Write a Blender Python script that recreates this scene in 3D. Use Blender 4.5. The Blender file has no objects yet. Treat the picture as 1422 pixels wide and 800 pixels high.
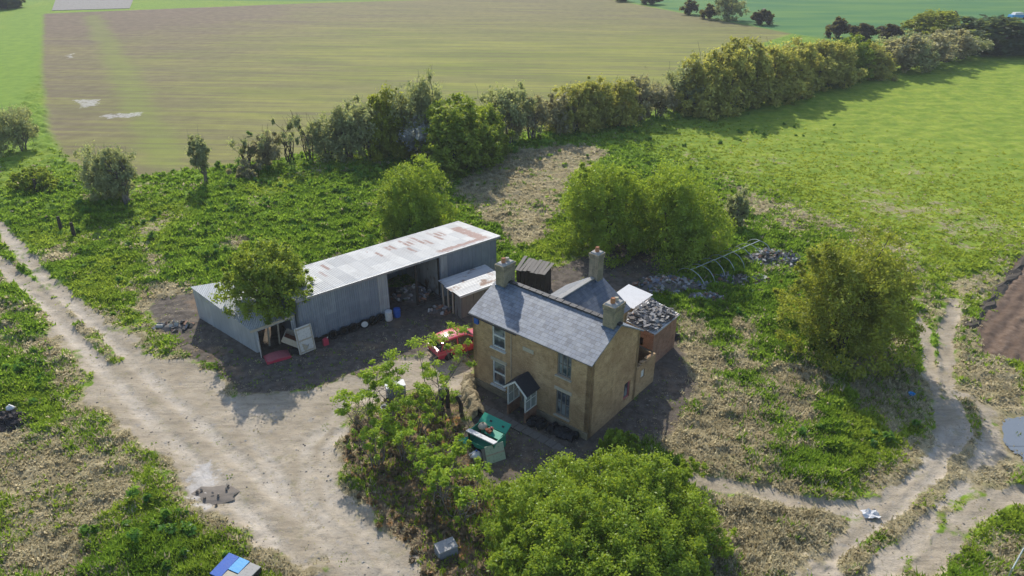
import bpy, math, random
import numpy as np
from mathutils import Vector, Matrix

R = math.radians
rnd = random.Random(7)
rng = np.random.default_rng(11)
sc = bpy.context.scene
COL = sc.collection

# ------------------------------------------------------------------ camera model
F, PITCH, CAMH = 973.0, R(27.8), 25.0          # focal length in photo pixels, downward pitch, height
CP, SP = math.cos(PITCH), math.sin(PITCH)

def ray(x, y):
    a = (x - 711) / F
    b = -(y - 400) / F
    return Vector((a, CP + b * SP, -SP + b * CP))

def at(x, y, z=0.0):
    """point of the plane at height z seen at a pixel of the photograph"""
    d = ray(x, y)
    t = (z - CAMH) / d.z
    return Vector((d.x * t, d.y * t, z))

def height(base, top):
    p = at(*base)
    r = ray(*top)
    return CAMH + r.z * math.hypot(p.x, p.y) / math.hypot(r.x, r.y)

def ppm(p):
    return F / (p - Vector((0, 0, CAMH))).length

# ------------------------------------------------------------------ numpy noise
_tab = np.random.default_rng(3).random((256, 256))

def vnoise(x, y, s=0):
    x = np.asarray(x, float) + 37.3 * s + 1000
    y = np.asarray(y, float) + 91.7 * s + 1000
    i = np.floor(x).astype(int); j = np.floor(y).astype(int)
    u = x - i; v = y - j
    u = u * u * (3 - 2 * u); v = v * v * (3 - 2 * v)
    a = _tab[i & 255, j & 255]; b = _tab[(i + 1) & 255, j & 255]
    c = _tab[i & 255, (j + 1) & 255]; d = _tab[(i + 1) & 255, (j + 1) & 255]
    return (a * (1 - u) + b * u) * (1 - v) + (c * (1 - u) + d * u) * v

def fbm(x, y, s=0, o=4):
    r = 0; a = .5; t = 0
    for k in range(o):
        r = r + a * vnoise(x, y, s + k); t += a
        x = x * 2.03; y = y * 2.03; a *= .5
    return r / t

def sstep(a, b, x):
    t = np.clip((x - a) / (b - a), 0, 1)
    return t * t * (3 - 2 * t)

# ------------------------------------------------------------------ materials
class NT:
    def __init__(s, name):
        s.m = bpy.data.materials.new(name); s.m.use_nodes = True
        s.t = s.m.node_tree; s.t.nodes.clear()
        s.out = s.n('ShaderNodeOutputMaterial')
    def n(s, typ, ins=None, **kw):
        nd = s.t.nodes.new(typ)
        for k, v in kw.items(): setattr(nd, k, v)
        if ins:
            for k, v in ins.items(): s.set(nd.inputs[k], v)
        return nd
    def set(s, sock, v):
        if isinstance(v, bpy.types.NodeSocket): s.t.links.new(v, sock)
        elif isinstance(v, (tuple, list)) and len(v) == 3 and sock.type == 'RGBA': sock.default_value = (*v, 1)
        else: sock.default_value = v
    def math(s, op, a, b=0.0, clamp=False):
        nd = s.n('ShaderNodeMath', operation=op); nd.use_clamp = clamp
        s.set(nd.inputs[0], a); s.set(nd.inputs[1], b)
        return nd.outputs[0]
    def mix(s, f, a, b, mode='MIX'):
        nd = s.n('ShaderNodeMix', data_type='RGBA', blend_type=mode)
        s.set(nd.inputs[0], f); s.set(nd.inputs[6], a); s.set(nd.inputs[7], b)
        return nd.outputs[2]
    def noise(s, vec, scale, detail=3.0, rough=.55, dist=0.0):
        nd = s.n('ShaderNodeTexNoise', {'Scale': scale, 'Detail': detail, 'Roughness': rough, 'Distortion': dist})
        if vec is not None: s.set(nd.inputs['Vector'], vec)
        return nd.outputs[0]
    def step(s, x, a, b):
        nd = s.n('ShaderNodeMapRange', {'From Min': a, 'From Max': b}, interpolation_type='SMOOTHSTEP')
        s.set(nd.inputs[0], x)
        return nd.outputs[0]
    def attr(s, name):
        return s.n('ShaderNodeAttribute', attribute_name=name).outputs['Fac']
    def mapv(s, vec, scale=(1, 1, 1), rot=(0, 0, 0), loc=(0, 0, 0)):
        return s.n('ShaderNodeMapping', {'Vector': vec, 'Scale': scale, 'Rotation': rot, 'Location': loc}).outputs[0]
    def pos(s): return s.n('ShaderNodeNewGeometry').outputs['Position']
    def uv(s): return s.n('ShaderNodeTexCoord').outputs['UV']
    def obj(s): return s.n('ShaderNodeTexCoord').outputs['Object']
    def bump(s, h, strength=.5, dist=.05):
        return s.n('ShaderNodeBump', {'Height': h, 'Strength': strength, 'Distance': dist}).outputs[0]
    def soft_up(s, k):
        g = s.n('ShaderNodeNewGeometry').outputs['Normal']
        a = s.n('ShaderNodeVectorMath', {0: g, 1: (1 - k, 1 - k, 1 - k)}, operation='MULTIPLY').outputs[0]
        b = s.n('ShaderNodeVectorMath', {0: a, 1: (0, 0, k)}, operation='ADD').outputs[0]
        return s.n('ShaderNodeVectorMath', {0: b}, operation='NORMALIZE').outputs[0]
    def pbr(s, col, rough=.8, normal=None, metal=0.0, spec=.3, **kw):
        b = s.n('ShaderNodeBsdfPrincipled', {'Base Color': col, 'Roughness': rough, 'Metallic': metal, 'Specular IOR Level': spec})
        if normal is not None: s.set(b.inputs['Normal'], normal)
        for k, v in kw.items(): s.set(b.inputs[k], v)
        s.t.links.new(b.outputs[0], s.out.inputs[0])
        return s.m

MAT = {}
def plain(name, col, rough=.7, metal=0.0, var=.25, scale=3.0, dirt=(.10, .085, .06), dirt_amt=.35, spec=.3):
    t = NT(name); o = t.obj()
    n1 = t.noise(o, scale, 5); n2 = t.noise(o, scale * 3.7, 4)
    c = t.mix(t.math('MULTIPLY', n1, var), col, tuple(x * .45 for x in col))
    c = t.mix(t.math('MULTIPLY', t.step(n2, .5, .72), dirt_amt), c, dirt)
    MAT[name] = t.pbr(c, rough, t.bump(n2, .25, .02), metal, spec)
    return MAT[name]

plain('white_paint', (.74, .74, .70), .5, dirt_amt=.35)
plain('dull_white', (.62, .61, .57), .6, dirt_amt=.5)
plain('red_paint', (.50, .045, .085), .3, var=.12, dirt_amt=.12, spec=.5)
plain('faded_red', (.46, .13, .14), .7, dirt_amt=.4)
plain('green_panel', (.02, .30, .19), .5, var=.2, dirt_amt=.2)
plain('pale_green', (.42, .50, .36), .7, dirt_amt=.4)
plain('black_plastic', (.012, .013, .016), .45, dirt_amt=.25)
plain('rubber', (.014, .014, .014), .85, dirt_amt=.3)
plain('grey_metal', (.33, .35, .37), .5, .5)
plain('hoop_metal', (.46, .50, .49), .45, .6)
plain('rust', (.20, .062, .03), .9)
plain('wood', (.20, .145, .09), .85)
plain('grey_wood', (.22, .20, .175), .9)
plain('pale_wood', (.44, .38, .29), .8)
plain('dark_wood', (.045, .036, .03), .9)
plain('bark', (.075, .06, .045), .95)
plain('pale_bark', (.17, .15, .125), .95)
plain('concrete', (.36, .35, .33), .9)
plain('grey_plastic', (.25, .26, .29), .5)
plain('blue_plastic', (.02, .10, .42), .45, dirt_amt=.15)
plain('light_blue', (.04, .30, .62), .45, dirt_amt=.15)
plain('terracotta', (.42, .19, .10), .85)
plain('sheet_white', (.62, .62, .62), .6, dirt_amt=.2)
plain('dark_slate', (.03, .032, .04), .6)
plain('pale_stone', (.46, .41, .32), .85)
plain('lead', (.10, .15, .24), .5, .3)

def glass_mat():
    t = NT('window_glass'); o = t.obj()
    n = t.noise(o, 1.3, 3)
    c = t.mix(t.step(n, .42, .62), (.035, .045, .06), (.22, .24, .25))
    MAT['glass'] = t.pbr(c, .12, spec=.6)
    t = NT('car_glass'); MAT['car_glass'] = t.pbr((.015, .02, .02), .06, spec=.6)
    t = NT('clear_glass'); o = t.obj()
    b = t.n('ShaderNodeBsdfPrincipled', {'Base Color': (.45, .52, .52), 'Roughness': .15, 'Alpha': .45})
    t.t.links.new(b.outputs[0], t.out.inputs[0]); MAT['clear_glass'] = t.m
glass_mat()

def brick_mat(name, c1, c2, stain, mortar=(.30, .27, .22), sc_=1.0):
    t = NT(name); uv = t.uv()
    b = t.n('ShaderNodeTexBrick', {'Vector': uv, 'Color1': c1, 'Color2': c2, 'Mortar': mortar, 'Scale': 1.0,
            'Mortar Size': .006, 'Brick Width': .225 * sc_, 'Row Height': .075 * sc_, 'Bias': 0.0})
    n1 = t.noise(uv, .55, 5, .6); n2 = t.noise(uv, 2.6, 5, .65); n3 = t.noise(uv, 14, 2)
    c = t.mix(t.math('MULTIPLY', t.step(n1, .38, .62), .85), b.outputs[0], stain)
    c = t.mix(t.math('MULTIPLY', t.step(n2, .46, .66), .6), c, tuple(x * .5 for x in c1))
    c = t.mix(t.math('MULTIPLY', t.step(n3, .5, .8), .5), c, tuple(min(1, x * 1.5) for x in c2))
    st = t.noise(t.mapv(uv, (3.2, .22, 1)), 1.0, 4, .6)
    c = t.mix(t.math('MULTIPLY', t.step(st, .52, .72), .35), c, tuple(x * .55 for x in stain))
    MAT[name] = t.pbr(c, .92, t.bump(t.math('ADD', b.outputs[1], n2), .4, .02))
brick_mat('buff_brick', (.45, .285, .138), (.54, .365, .192), (.32, .20, .108))
brick_mat('red_brick', (.30, .14, .08), (.36, .19, .12), (.22, .13, .09))
brick_mat('stack_brick', (.29, .235, .15), (.36, .29, .195), (.14, .135, .10))

def slate_mat(name, c1, c2, lich):
    t = NT(name); uv = t.uv()
    b = t.n('ShaderNodeTexBrick', {'Vector': uv, 'Color1': c1, 'Color2': c2, 'Mortar': (.05, .055, .065), 'Scale': 1.0,
            'Mortar Size': .012, 'Mortar Smooth': .3, 'Brick Width': .30, 'Row Height': .24, 'Bias': -.1})
    # every slate a little different
    vs = t.n('ShaderNodeVectorMath', {0: uv, 1: (.30, .24, 1)}, operation='DIVIDE').outputs[0]
    fl = t.n('ShaderNodeVectorMath', {0: vs}, operation='FLOOR').outputs[0]
    wn = t.n('ShaderNodeTexWhiteNoise', {'Vector': fl}).outputs[0]
    c = t.mix(t.math('MULTIPLY', t.step(wn, .55, .95), .55), b.outputs[0], tuple(x * .42 for x in c1))
    c = t.mix(t.math('MULTIPLY', t.step(wn, .30, .02), .45), c, lich)
    n1 = t.noise(uv, .8, 5, .6); n2 = t.noise(uv, 5, 4)
    c = t.mix(t.math('MULTIPLY', t.step(n1, .45, .7), .5), c, lich)
    c = t.mix(t.math('MULTIPLY', t.step(n2, .56, .72), .5), c, (.12, .13, .11))
    sep = t.n('ShaderNodeSeparateXYZ', {0: uv})
    saw = t.math('FRACT', t.math('DIVIDE', sep.outputs[1], .24))
    h = t.math('ADD', t.math('MULTIPLY', saw, -1.0), t.math('MULTIPLY', wn, .5))
    MAT[name] = t.pbr(c, .55, t.bump(h, .55, .03), spec=.45)
slate_mat('slate', (.128, .155, .20), (.18, .207, .252), (.26, .28, .30))
slate_mat('dark_slates', (.08, .095, .13), (.11, .125, .16), (.15, .16, .17))

def tin_mat(name, base, alt, rustcol, rust_lo, rust_hi, streak=.5, wave=True, extra=None):
    t = NT(name); uv = t.uv(); sep = t.n('ShaderNodeSeparateXYZ', {0: uv})
    u, v = sep.outputs[0], sep.outputs[1]
    pan = t.math('FLOOR', t.math('DIVIDE', u, .86))
    row = t.math('FLOOR', t.math('DIVIDE', v, 1.75))
    cv = t.n('ShaderNodeCombineXYZ', {0: pan, 1: row}).outputs[0]
    wn = t.n('ShaderNodeTexWhiteNoise', {'Vector': cv}).outputs[0]
    c = t.mix(wn, base, alt)
    st = t.noise(t.mapv(uv, (4.5, .35, 1)), 1.0, 4, .6)
    c = t.mix(t.math('MULTIPLY', t.step(st, .45, .75), streak), c, tuple(x * .55 for x in base))
    seam = t.math('LESS_THAN', t.math('FRACT', t.math('DIVIDE', u, .86)), .045)
    c = t.mix(t.math('MULTIPLY', seam, .35), c, tuple(x * .4 for x in base))
    dn = t.noise(t.mapv(uv, (1.1, .6, 1)), 1.0, 5, .65)
    c = t.mix(t.math('MULTIPLY', t.step(dn, .46, .68), .45), c, tuple(x * .55 for x in alt))
    n1 = t.noise(t.mapv(uv, (1.5, .9, 1)), .75, 5, .62); n2 = t.noise(t.mapv(uv, (7, 1.4, 1)), 1.0, 3)
    rr = t.math('ADD', n1, t.math('MULTIPLY', t.math('SUBTRACT', wn, .5), .12))
    rr = t.math('ADD', rr, t.math('MULTIPLY', t.math('SUBTRACT', n2, .5), .22))
    rm = t.step(rr, rust_lo, rust_hi)
    if extra: rm = extra(t, u, v, wn, n2, rm)
    c = t.mix(rm, c, rustcol)
    cor = t.math('SINE', t.math('MULTIPLY', u, 2 * math.pi / .15))
    MAT[name] = t.pbr(c, .5, t.bump(cor, .5, .03) if wave else None, .15, .4)

def roof_rust(t, u, v, wn, n2, rm):
    # rust strips down the sheets, and the red band round the lower right corner
    def band(x, a, b, w=.08):
        return t.math('MULTIPLY', t.step(x, a - w, a + w), t.step(x, b + w, b - w))
    col = t.math('FLOOR', t.math('DIVIDE', u, .36))
    wob = t.noise(t.n('ShaderNodeCombineXYZ', {0: u, 1: v}).outputs[0], 2.2, 3)
    wc = t.n('ShaderNodeTexWhiteNoise', {'Vector': t.n('ShaderNodeCombineXYZ', {0: col, 1: 3.0}).outputs[0]}).outputs[0]
    wc2 = t.n('ShaderNodeTexWhiteNoise', {'Vector': t.n('ShaderNodeCombineXYZ', {0: col, 1: 9.0}).outputs[0]}).outputs[0]
    on = t.math('MULTIPLY', t.step(wc, .62, .75), t.step(wob, .30, .46))
    ctr = t.math('ADD', 2.2, t.math('MULTIPLY', wc2, 2.2))
    dv = t.math('ABSOLUTE', t.math('SUBTRACT', v, ctr))
    strip = t.step(t.math('ADD', dv, t.math('MULTIPLY', t.math('SUBTRACT', wob, .5), 1.2)), .85, .45)
    edge = band(t.math('FRACT', t.math('ADD', t.math('DIVIDE', u, .36), t.math('MULTIPLY', t.math('SUBTRACT', wob, .5), .5))), .15, .85, .12)
    lapm = t.math('MULTIPLY', t.math('MULTIPLY', on, strip), t.math('MULTIPLY', edge, band(u, 3.0, 13.5, .3)))
    on2 = t.math('MULTIPLY', t.step(wc2, .38, .60), t.step(wob, .30, .46))
    dv2 = t.math('ABSOLUTE', t.math('SUBTRACT', v, t.math('ADD', 3.9, t.math('MULTIPLY', wc, .7))))
    top = t.math('MULTIPLY', t.math('MULTIPLY', on2, t.step(t.math('ADD', dv2, t.math('MULTIPLY', t.math('SUBTRACT', wob, .5), 1.6)), .8, .3)), t.math('MULTIPLY', edge, band(u, 8.5, 13.8, .4)))
    wob2 = t.noise(t.n('ShaderNodeCombineXYZ', {0: u, 1: v}).outputs[0], 3.1, 4, .65)
    j = t.math('MULTIPLY', t.math('SUBTRACT', wob2, .5), .9)
    b1 = t.math('MULTIPLY', band(t.math('ADD', v, j), .2, .85, .1), band(u, 11.0, 15.4, .3))
    b2 = t.math('MULTIPLY', band(t.math('ADD', u, j), 14.55, 15.4, .1), band(v, .2, 4.4, .2))
    bb = t.math('MULTIPLY', t.math('MAXIMUM', b1, b2), t.step(wob2, .26, .44))
    bb = t.math('MULTIPLY', bb, .95)
    return t.math('MAXIMUM', t.math('MAXIMUM', rm, bb), t.math('MAXIMUM', t.math('MULTIPLY', lapm, .9), t.math('MULTIPLY', top, .9)))
tin_mat('tin_wall', (.20, .235, .285), (.27, .31, .355), (.16, .13, .11), .70, .84)
tin_mat('tin_roof', (.215, .23, .25), (.36, .37, .38), (.12, .046, .035), .72, .78, .22, extra=roof_rust)
tin_mat('tin_pale', (.34, .36, .375), (.44, .455, .46), (.26, .11, .08), .66, .80, .35)
tin_mat('tin_scrap', (.38, .39, .40), (.55, .55, .53), (.16, .09, .06), .52, .66, .6)

def rubble_mat(name, cols, scale=3.0):
    t = NT(name); o = t.obj()
    f = t.attr('tint')
    cr = t.n('ShaderNodeValToRGB'); t.set(cr.inputs[0], f)
    cr.color_ramp.interpolation = 'CONSTANT'
    el = cr.color_ramp.elements
    while len(el) < len(cols): el.new(.5)
    for i, c in enumerate(cols):
        el[i].position = i / len(cols); el[i].color = (*c, 1)
    n = t.noise(o, scale, 4)
    c = t.mix(t.math('MULTIPLY', n, .6), cr.outputs[0], (.06, .05, .04))
    MAT[name] = t.pbr(c, .8)
rubble_mat('rubble', [(.34, .33, .32), (.14, .13, .12), (.30, .16, .10), (.42, .42, .43), (.10, .12, .07), (.22, .2, .18), (.16, .19, .26), (.55, .55, .53)])
rubble_mat('rubble_roof', [(.22, .22, .23), (.12, .12, .12), (.30, .29, .28), (.16, .14, .12), (.38, .37, .36)])
rubble_mat('dark_junk', [(.02, .02, .025), (.05, .04, .04), (.03, .03, .04), (.09, .06, .05), (.015, .015, .02)])

def leaf_mat(name, a, b, c3=None, trans=.48):
    t = NT(name)
    f = t.attr('tint')
    col = t.mix(f, a, b)
    if c3: col = t.mix(t.step(f, .86, .98), col, c3)
    nv = t.soft_up(.7)
    d = t.n('ShaderNodeBsdfDiffuse', {'Color': col, 'Roughness': .6, 'Normal': nv})
    tc = t.mix(.35, col, (.42, .46, .03))
    tr = t.n('ShaderNodeBsdfTranslucent', {'Color': tc})
    mx = t.n('ShaderNodeMixShader', {0: trans, 1: d.outputs[0], 2: tr.outputs[0]})
    gl = t.n('ShaderNodeBsdfGlossy', {'Color': (.5, .5, .5), 'Roughness': .45})
    m2 = t.n('ShaderNodeMixShader', {0: .035, 1: mx.outputs[0], 2: gl.outputs[0]})
    t.t.links.new(m2.outputs[0], t.out.inputs[0])
    MAT[name] = t.m
leaf_mat('leaf_bright', (.22, .35, .028), (.52, .66, .055))
leaf_mat('leaf_mid', (.21, .32, .033), (.48, .57, .06))
leaf_mat('leaf_olive', (.26, .30, .035), (.54, .57, .065))
leaf_mat('leaf_willow', (0.437, 0.425, 0.081), (0.759, 0.701, 0.161))
leaf_mat('leaf_grey', (0.338, 0.378, 0.162), (0.621, 0.634, 0.284))
leaf_mat('leaf_dark', (0.050, 0.090, 0.040), (0.120, 0.160, 0.070))
leaf_mat('leaf_brown', (0.050, 0.034, 0.028), (0.110, 0.070, 0.050))
leaf_mat('leaf_sapling', (0.299, 0.483, 0.034), (0.529, 0.690, 0.069))
leaf_mat('blossom', (0.400, 0.410, 0.390), (0.680, 0.680, 0.670))
leaf_mat('leaf_dun', (0.403, 0.364, 0.195), (0.650, 0.572, 0.312))
leaf_mat('nettle', (0.075, 0.232, 0.033), (0.210, 0.450, 0.053))
leaf_mat('litter', (.18, .13, .08), (.38, .24, .10), (.50, .25, .06), .1)

def grass_mat():
    t = NT('grass_blades')
    f = t.attr('tint'); d = t.attr('dry'); y = t.attr('yel')
    col = t.mix(f, (.15, .27, .022), (.34, .50, .05))
    col = t.mix(y, col, t.mix(f, (.28, .36, .03), (.48, .54, .06)))
    col = t.mix(d, col, t.mix(f, (.46, .39, .22), (.74, .65, .42)))
    df = t.n('ShaderNodeBsdfDiffuse', {'Color': col, 'Normal': t.soft_up(.75)})
    tr = t.n('ShaderNodeBsdfTranslucent', {'Color': col})
    mx = t.n('ShaderNodeMixShader', {0: .5, 1: df.outputs[0], 2: tr.outputs[0]})
    t.t.links.new(mx.outputs[0], t.out.inputs[0])
    MAT['grass'] = t.m
grass_mat()

# ------------------------------------------------------------------ mesh building
class MB:
    """collects shapes and links them as one mesh object, with metre-scaled UVs"""
    def __init__(s): s.v = []; s.f = []; s.t = []
    def add(s, vs, fs, tint=0.0):
        o = len(s.v); s.v += [Vector(p) for p in vs]
        for f in fs: s.f.append([i + o for i in f]); s.t.append(tint)
        return s
    def box(s, c, size, rot=(0, 0, 0), tint=0.0, taper=1.0):
        from mathutils import Euler
        M = Euler(rot).to_matrix(); c = Vector(c); x, y, z = [q / 2 for q in size]
        vs = []
        for sz in (-1, 1):
            k = taper if sz > 0 else 1
            for sx, sy in ((-1, -1), (1, -1), (1, 1), (-1, 1)):
                vs.append(c + M @ Vector((sx * x * k, sy * y * k, sz * z)))
        return s.add(vs, [(3, 2, 1, 0), (4, 5, 6, 7), (0, 1, 5, 4), (1, 2, 6, 5), (2, 3, 7, 6), (3, 0, 4, 7)], tint)
    def quad(s, a, b, c, d, th=0.0, tint=0.0):
        a, b, c, d = map(Vector, (a, b, c, d))
        if th == 0: return s.add([a, b, c, d], [(0, 1, 2, 3)], tint)
        n = (b - a).cross(d - a).normalized() * th
        vs = [a, b, c, d, a - n, b - n, c - n, d - n]
        return s.add(vs, [(0, 1, 2, 3), (7, 6, 5, 4), (0, 4, 5, 1), (1, 5, 6, 2), (2, 6, 7, 3), (3, 7, 4, 0)], tint)
    def poly(s, pts, ext):
        """flat polygon pushed along ext"""
        e = Vector(ext); n = len(pts); p = [Vector(q) for q in pts]
        vs = p + [q + e for q in p]
        fs = [tuple(range(n)), tuple(range(2 * n - 1, n - 1, -1))]
        fs += [(i, i + n, (i + 1) % n + n, (i + 1) % n) for i in range(n)]
        return s.add(vs, fs)
    def tube(s, pts, r, k=6, cap=True):
        pts = [Vector(p) for p in pts]
        rr = r if isinstance(r, (list, tuple)) else [r] * len(pts)
        o = []; fs = []
        for i, p in enumerate(pts):
            d = (pts[min(i + 1, len(pts) - 1)] - pts[max(i - 1, 0)]).normalized()
            a = d.orthogonal().normalized() if i == 0 else (a - d * a.dot(d)).normalized()
            b = d.cross(a)
            for j in range(k):
                w = 2 * math.pi * j / k
                o.append(p + (a * math.cos(w) + b * math.sin(w)) * rr[i])
        for i in range(len(pts) - 1):
            for j in range(k):
                fs.append((i * k + j, i * k + (j + 1) % k, (i + 1) * k + (j + 1) % k, (i + 1) * k + j))
        if cap:
            fs.append(tuple(range(k - 1, -1, -1))); fs.append(tuple((len(pts) - 1) * k + j for j in range(k)))
        return s.add(o, fs)
    def lathe(s, prof, c=(0, 0, 0), k=14, axis='Z', closed=False):
        c = Vector(c); vs = []; fs = []
        for r, h in prof:
            for j in range(k):
                w = 2 * math.pi * j / k
                p = Vector((r * math.cos(w), r * math.sin(w), h))
                if axis == 'Y': p = Vector((p.x, p.z, p.y))
                if axis == 'X': p = Vector((p.z, p.x, p.y))
                vs.append(c + p)
        m = len(prof)
        for i in range(m if closed else m - 1):
            i2 = (i + 1) % m
            for j in range(k): fs.append((i * k + j, i * k + (j + 1) % k, i2 * k + (j + 1) % k, i2 * k + j))
        if not closed:
            fs.append(tuple(range(k - 1, -1, -1))); fs.append(tuple((m - 1) * k + j for j in range(k)))
        return s.add(vs, fs)
    def wall(s, p0, ud, L, zt, holes, th=.25, rev=.12, z0=0.0):
        """upright wall panel with rectangular holes; outside is to the right of ud"""
        p0 = Vector(p0); u = Vector(ud).normalized(); nrm = u.cross(Vector((0, 0, 1))).normalized()
        xs = sorted({0, L, *[h[0] for h in holes], *[h[1] for h in holes]})
        zs = sorted({z0, zt, *[h[2] for h in holes], *[h[3] for h in holes]})
        P = lambda x, z, d=0: p0 + u * x + Vector((0, 0, z)) - nrm * d
        for i in range(len(xs) - 1):
            for j in range(len(zs) - 1):
                xm, zm = (xs[i] + xs[i + 1]) / 2, (zs[j] + zs[j + 1]) / 2
                if any(h[0] < xm < h[1] and h[2] < zm < h[3] for h in holes): continue
                s.quad(P(xs[i], zs[j]), P(xs[i + 1], zs[j]), P(xs[i + 1], zs[j + 1]), P(xs[i], zs[j + 1]))
                s.quad(P(xs[i], zs[j + 1], th), P(xs[i + 1], zs[j + 1], th), P(xs[i + 1], zs[j], th), P(xs[i], zs[j], th))
        for a, b, c, d in holes:
            s.quad(P(a, c), P(a, d), P(a, d, th), P(a, c, th)); s.quad(P(b, d), P(b, c), P(b, c, th), P(b, d, th))
            s.quad(P(a, d), P(b, d), P(b, d, th), P(a, d, th)); s.quad(P(b, c), P(a, c), P(a, c, th), P(b, c, th))
        s.quad(P(0, zt), P(L, zt), P(L, zt, th), P(0, zt, th))
        s.quad(P(0, z0), P(0, zt), P(0, zt, th), P(0, z0, th)); s.quad(P(L, zt), P(L, z0), P(L, z0, th), P(L, zt, th))
        return s
    def build(s, name, mat, parent=None, smooth=False, loc=None, tint=False):
        me = bpy.data.meshes.new(name)
        me.from_pydata([tuple(p) for p in s.v], [], s.f); me.update()
        uvl = me.uv_layers.new(name='UVMap')
        for p in me.polygons:
            n = p.normal
            if abs(n.z) > .97: tx, ty = Vector((1, 0, 0)), Vector((0, 1, 0))
            else:
                tx = Vector((-n.y, n.x, 0)).normalized(); ty = n.cross(tx)
            for li in p.loop_indices:
                co = me.vertices[me.loops[li].vertex_index].co
                uvl.data[li].uv = (co.dot(tx), co.dot(ty))
        if tint:
            at_ = me.attributes.new('tint', 'FLOAT', 'FACE'); at_.data.foreach_set('value', s.t)
        if smooth: me.polygons.foreach_set('use_smooth', [True] * len(me.polygons))
        me.materials.append(MAT[mat] if isinstance(mat, str) else mat)
        return link(name, me, parent, loc)

def link(name, me, parent=None, loc=None):
    o = bpy.data.objects.new(name, me); COL.objects.link(o)
    if parent is not None: o.parent = parent
    if loc is not None: o.location = loc
    return o

def tag(o, label=None, cat=None, group=None, kind=None):
    if label: o['label'] = label
    if cat: o['category'] = cat
    if group: o['group'] = group
    if kind: o['kind'] = kind
    return o

def thing(name, label, cat, loc=(0, 0, 0), rz=0.0, group=None):
    o = bpy.data.objects.new(name, None); COL.objects.link(o)
    o.empty_display_size = .3
    o.location = loc; o.rotation_euler = (0, 0, rz)
    return tag(o, label, cat, group)

def children(o): return [c for c in bpy.data.objects if c.parent == o]

def copy_tree(o, parent=None):
    c = o.copy(); COL.objects.link(c)
    if parent is not None: c.parent = parent
    for ch in children(o): copy_tree(ch, c)
    return c

# ------------------------------------------------------------------ the land
def poly(*px): return np.array([at(*p)[:2] for p in px])

def sdist(P, X, Y):
    """signed distance (inside positive) from world polygon P"""
    n = len(P); d2 = np.full(X.shape, 1e18); ins = np.zeros(X.shape, bool)
    for i in range(n):
        ax, ay = P[i]; bx, by = P[(i + 1) % n]
        ex, ey = bx - ax, by - ay
        t = np.clip(((X - ax) * ex + (Y - ay) * ey) / (ex * ex + ey * ey + 1e-12), 0, 1)
        d2 = np.minimum(d2, (X - ax - t * ex) ** 2 + (Y - ay - t * ey) ** 2)
        c = (ay > Y) != (by > Y)
        with np.errstate(divide='ignore', invalid='ignore'):
            xi = (bx - ax) * (Y - ay) / (by - ay + 1e-12) + ax
        ins ^= c & (X < xi)
    d = np.sqrt(d2)
    return np.where(ins, d, -d)

def ldist(P, X, Y):
    d2 = np.full(X.shape, 1e18)
    for i in range(len(P) - 1):
        ax, ay = P[i]; bx, by = P[i + 1]
        ex, ey = bx - ax, by - ay
        t = np.clip(((X - ax) * ex + (Y - ay) * ey) / (ex * ex + ey * ey + 1e-12), 0, 1)
        d2 = np.minimum(d2, (X - ax - t * ex) ** 2 + (Y - ay - t * ey) ** 2)
    return np.sqrt(d2)

TRACK = [poly((96, 430), (70, 440), (81, 462), (106, 494), (119, 531), (94, 550), (162, 575), (212, 612), (231, 656), (250, 681), (287, 706), (360, 750), (440, 800), (470, 850), (640, 850), (590, 800), (545, 745), (500, 700), (475, 660), (470, 620), (490, 575), (545, 545), (600, 535), (650, 545), (648, 515), (600, 490), (500, 522), (420, 545), (330, 552), (294, 516), (244, 500), (187, 475), (125, 444), (112, 432)),
         poly((1110, 810), (1165, 745), (1215, 705), (1290, 648), (1330, 600), (1322, 560), (1340, 545), (1375, 585), (1375, 640), (1345, 690), (1290, 740), (1250, 810))]
RUTS = [(poly((-40, 290), (5, 320), (40, 365), (95, 415), (130, 450)), .55), (poly((-40, 350), (0, 366), (50, 405), (95, 450)), .6),
        (poly((1200, 735), (1290, 655), (1335, 605), (1315, 545), (1312, 470), (1325, 420)), .42),
        (poly((1300, 650), (1310, 590), (1288, 500), (1275, 440)), .4),
        (poly((955, 668), (1030, 680), (1100, 697), (1180, 710), (1215, 705)), .42),
        (poly((1422, 690), (1380, 690), (1330, 730), (1290, 790)), .5)]
MIDS = [poly((1175, 790), (1240, 735), (1300, 680), (1338, 632), (1352, 590), (1340, 560)), poly((60, 395), (110, 450), (160, 500))]
WHEEL = [poly((5, 320), (40, 370), (95, 420), (180, 500), (280, 590), (380, 680), (470, 770), (540, 850)), poly((0, 372), (60, 425), (120, 490), (200, 575), (290, 660), (370, 740), (440, 820)),
         poly((640, 505), (560, 530), (480, 560), (425, 620), (430, 700), (520, 800)), poly((640, 530), (570, 545), (490, 575), (450, 630), (460, 700), (560, 800)), poly((300, 530), (350, 600), (400, 690), (500, 810)),
         poly((1150, 800), (1230, 730), (1310, 655), (1345, 605), (1330, 540)), poly((1215, 805), (1290, 735), (1350, 670), (1372, 620)), poly((1120, 770), (1190, 712), (1270, 650), (1318, 600))]
YARD = [poly((212, 415), (285, 405), (420, 455), (540, 405), (640, 370), (700, 385), (700, 430), (665, 470), (655, 500), (600, 492), (500, 524), (420, 547), (330, 556), (300, 516), (240, 490), (222, 450)),
        poly((640, 545), (668, 520), (720, 540), (820, 600), (880, 540), (930, 440), (948, 520), (965, 535), (935, 595), (880, 630), (820, 655), (740, 665), (690, 672), (660, 640)),
        poly((750, 380), (860, 340), (930, 365), (900, 400), (760, 415))]
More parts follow.
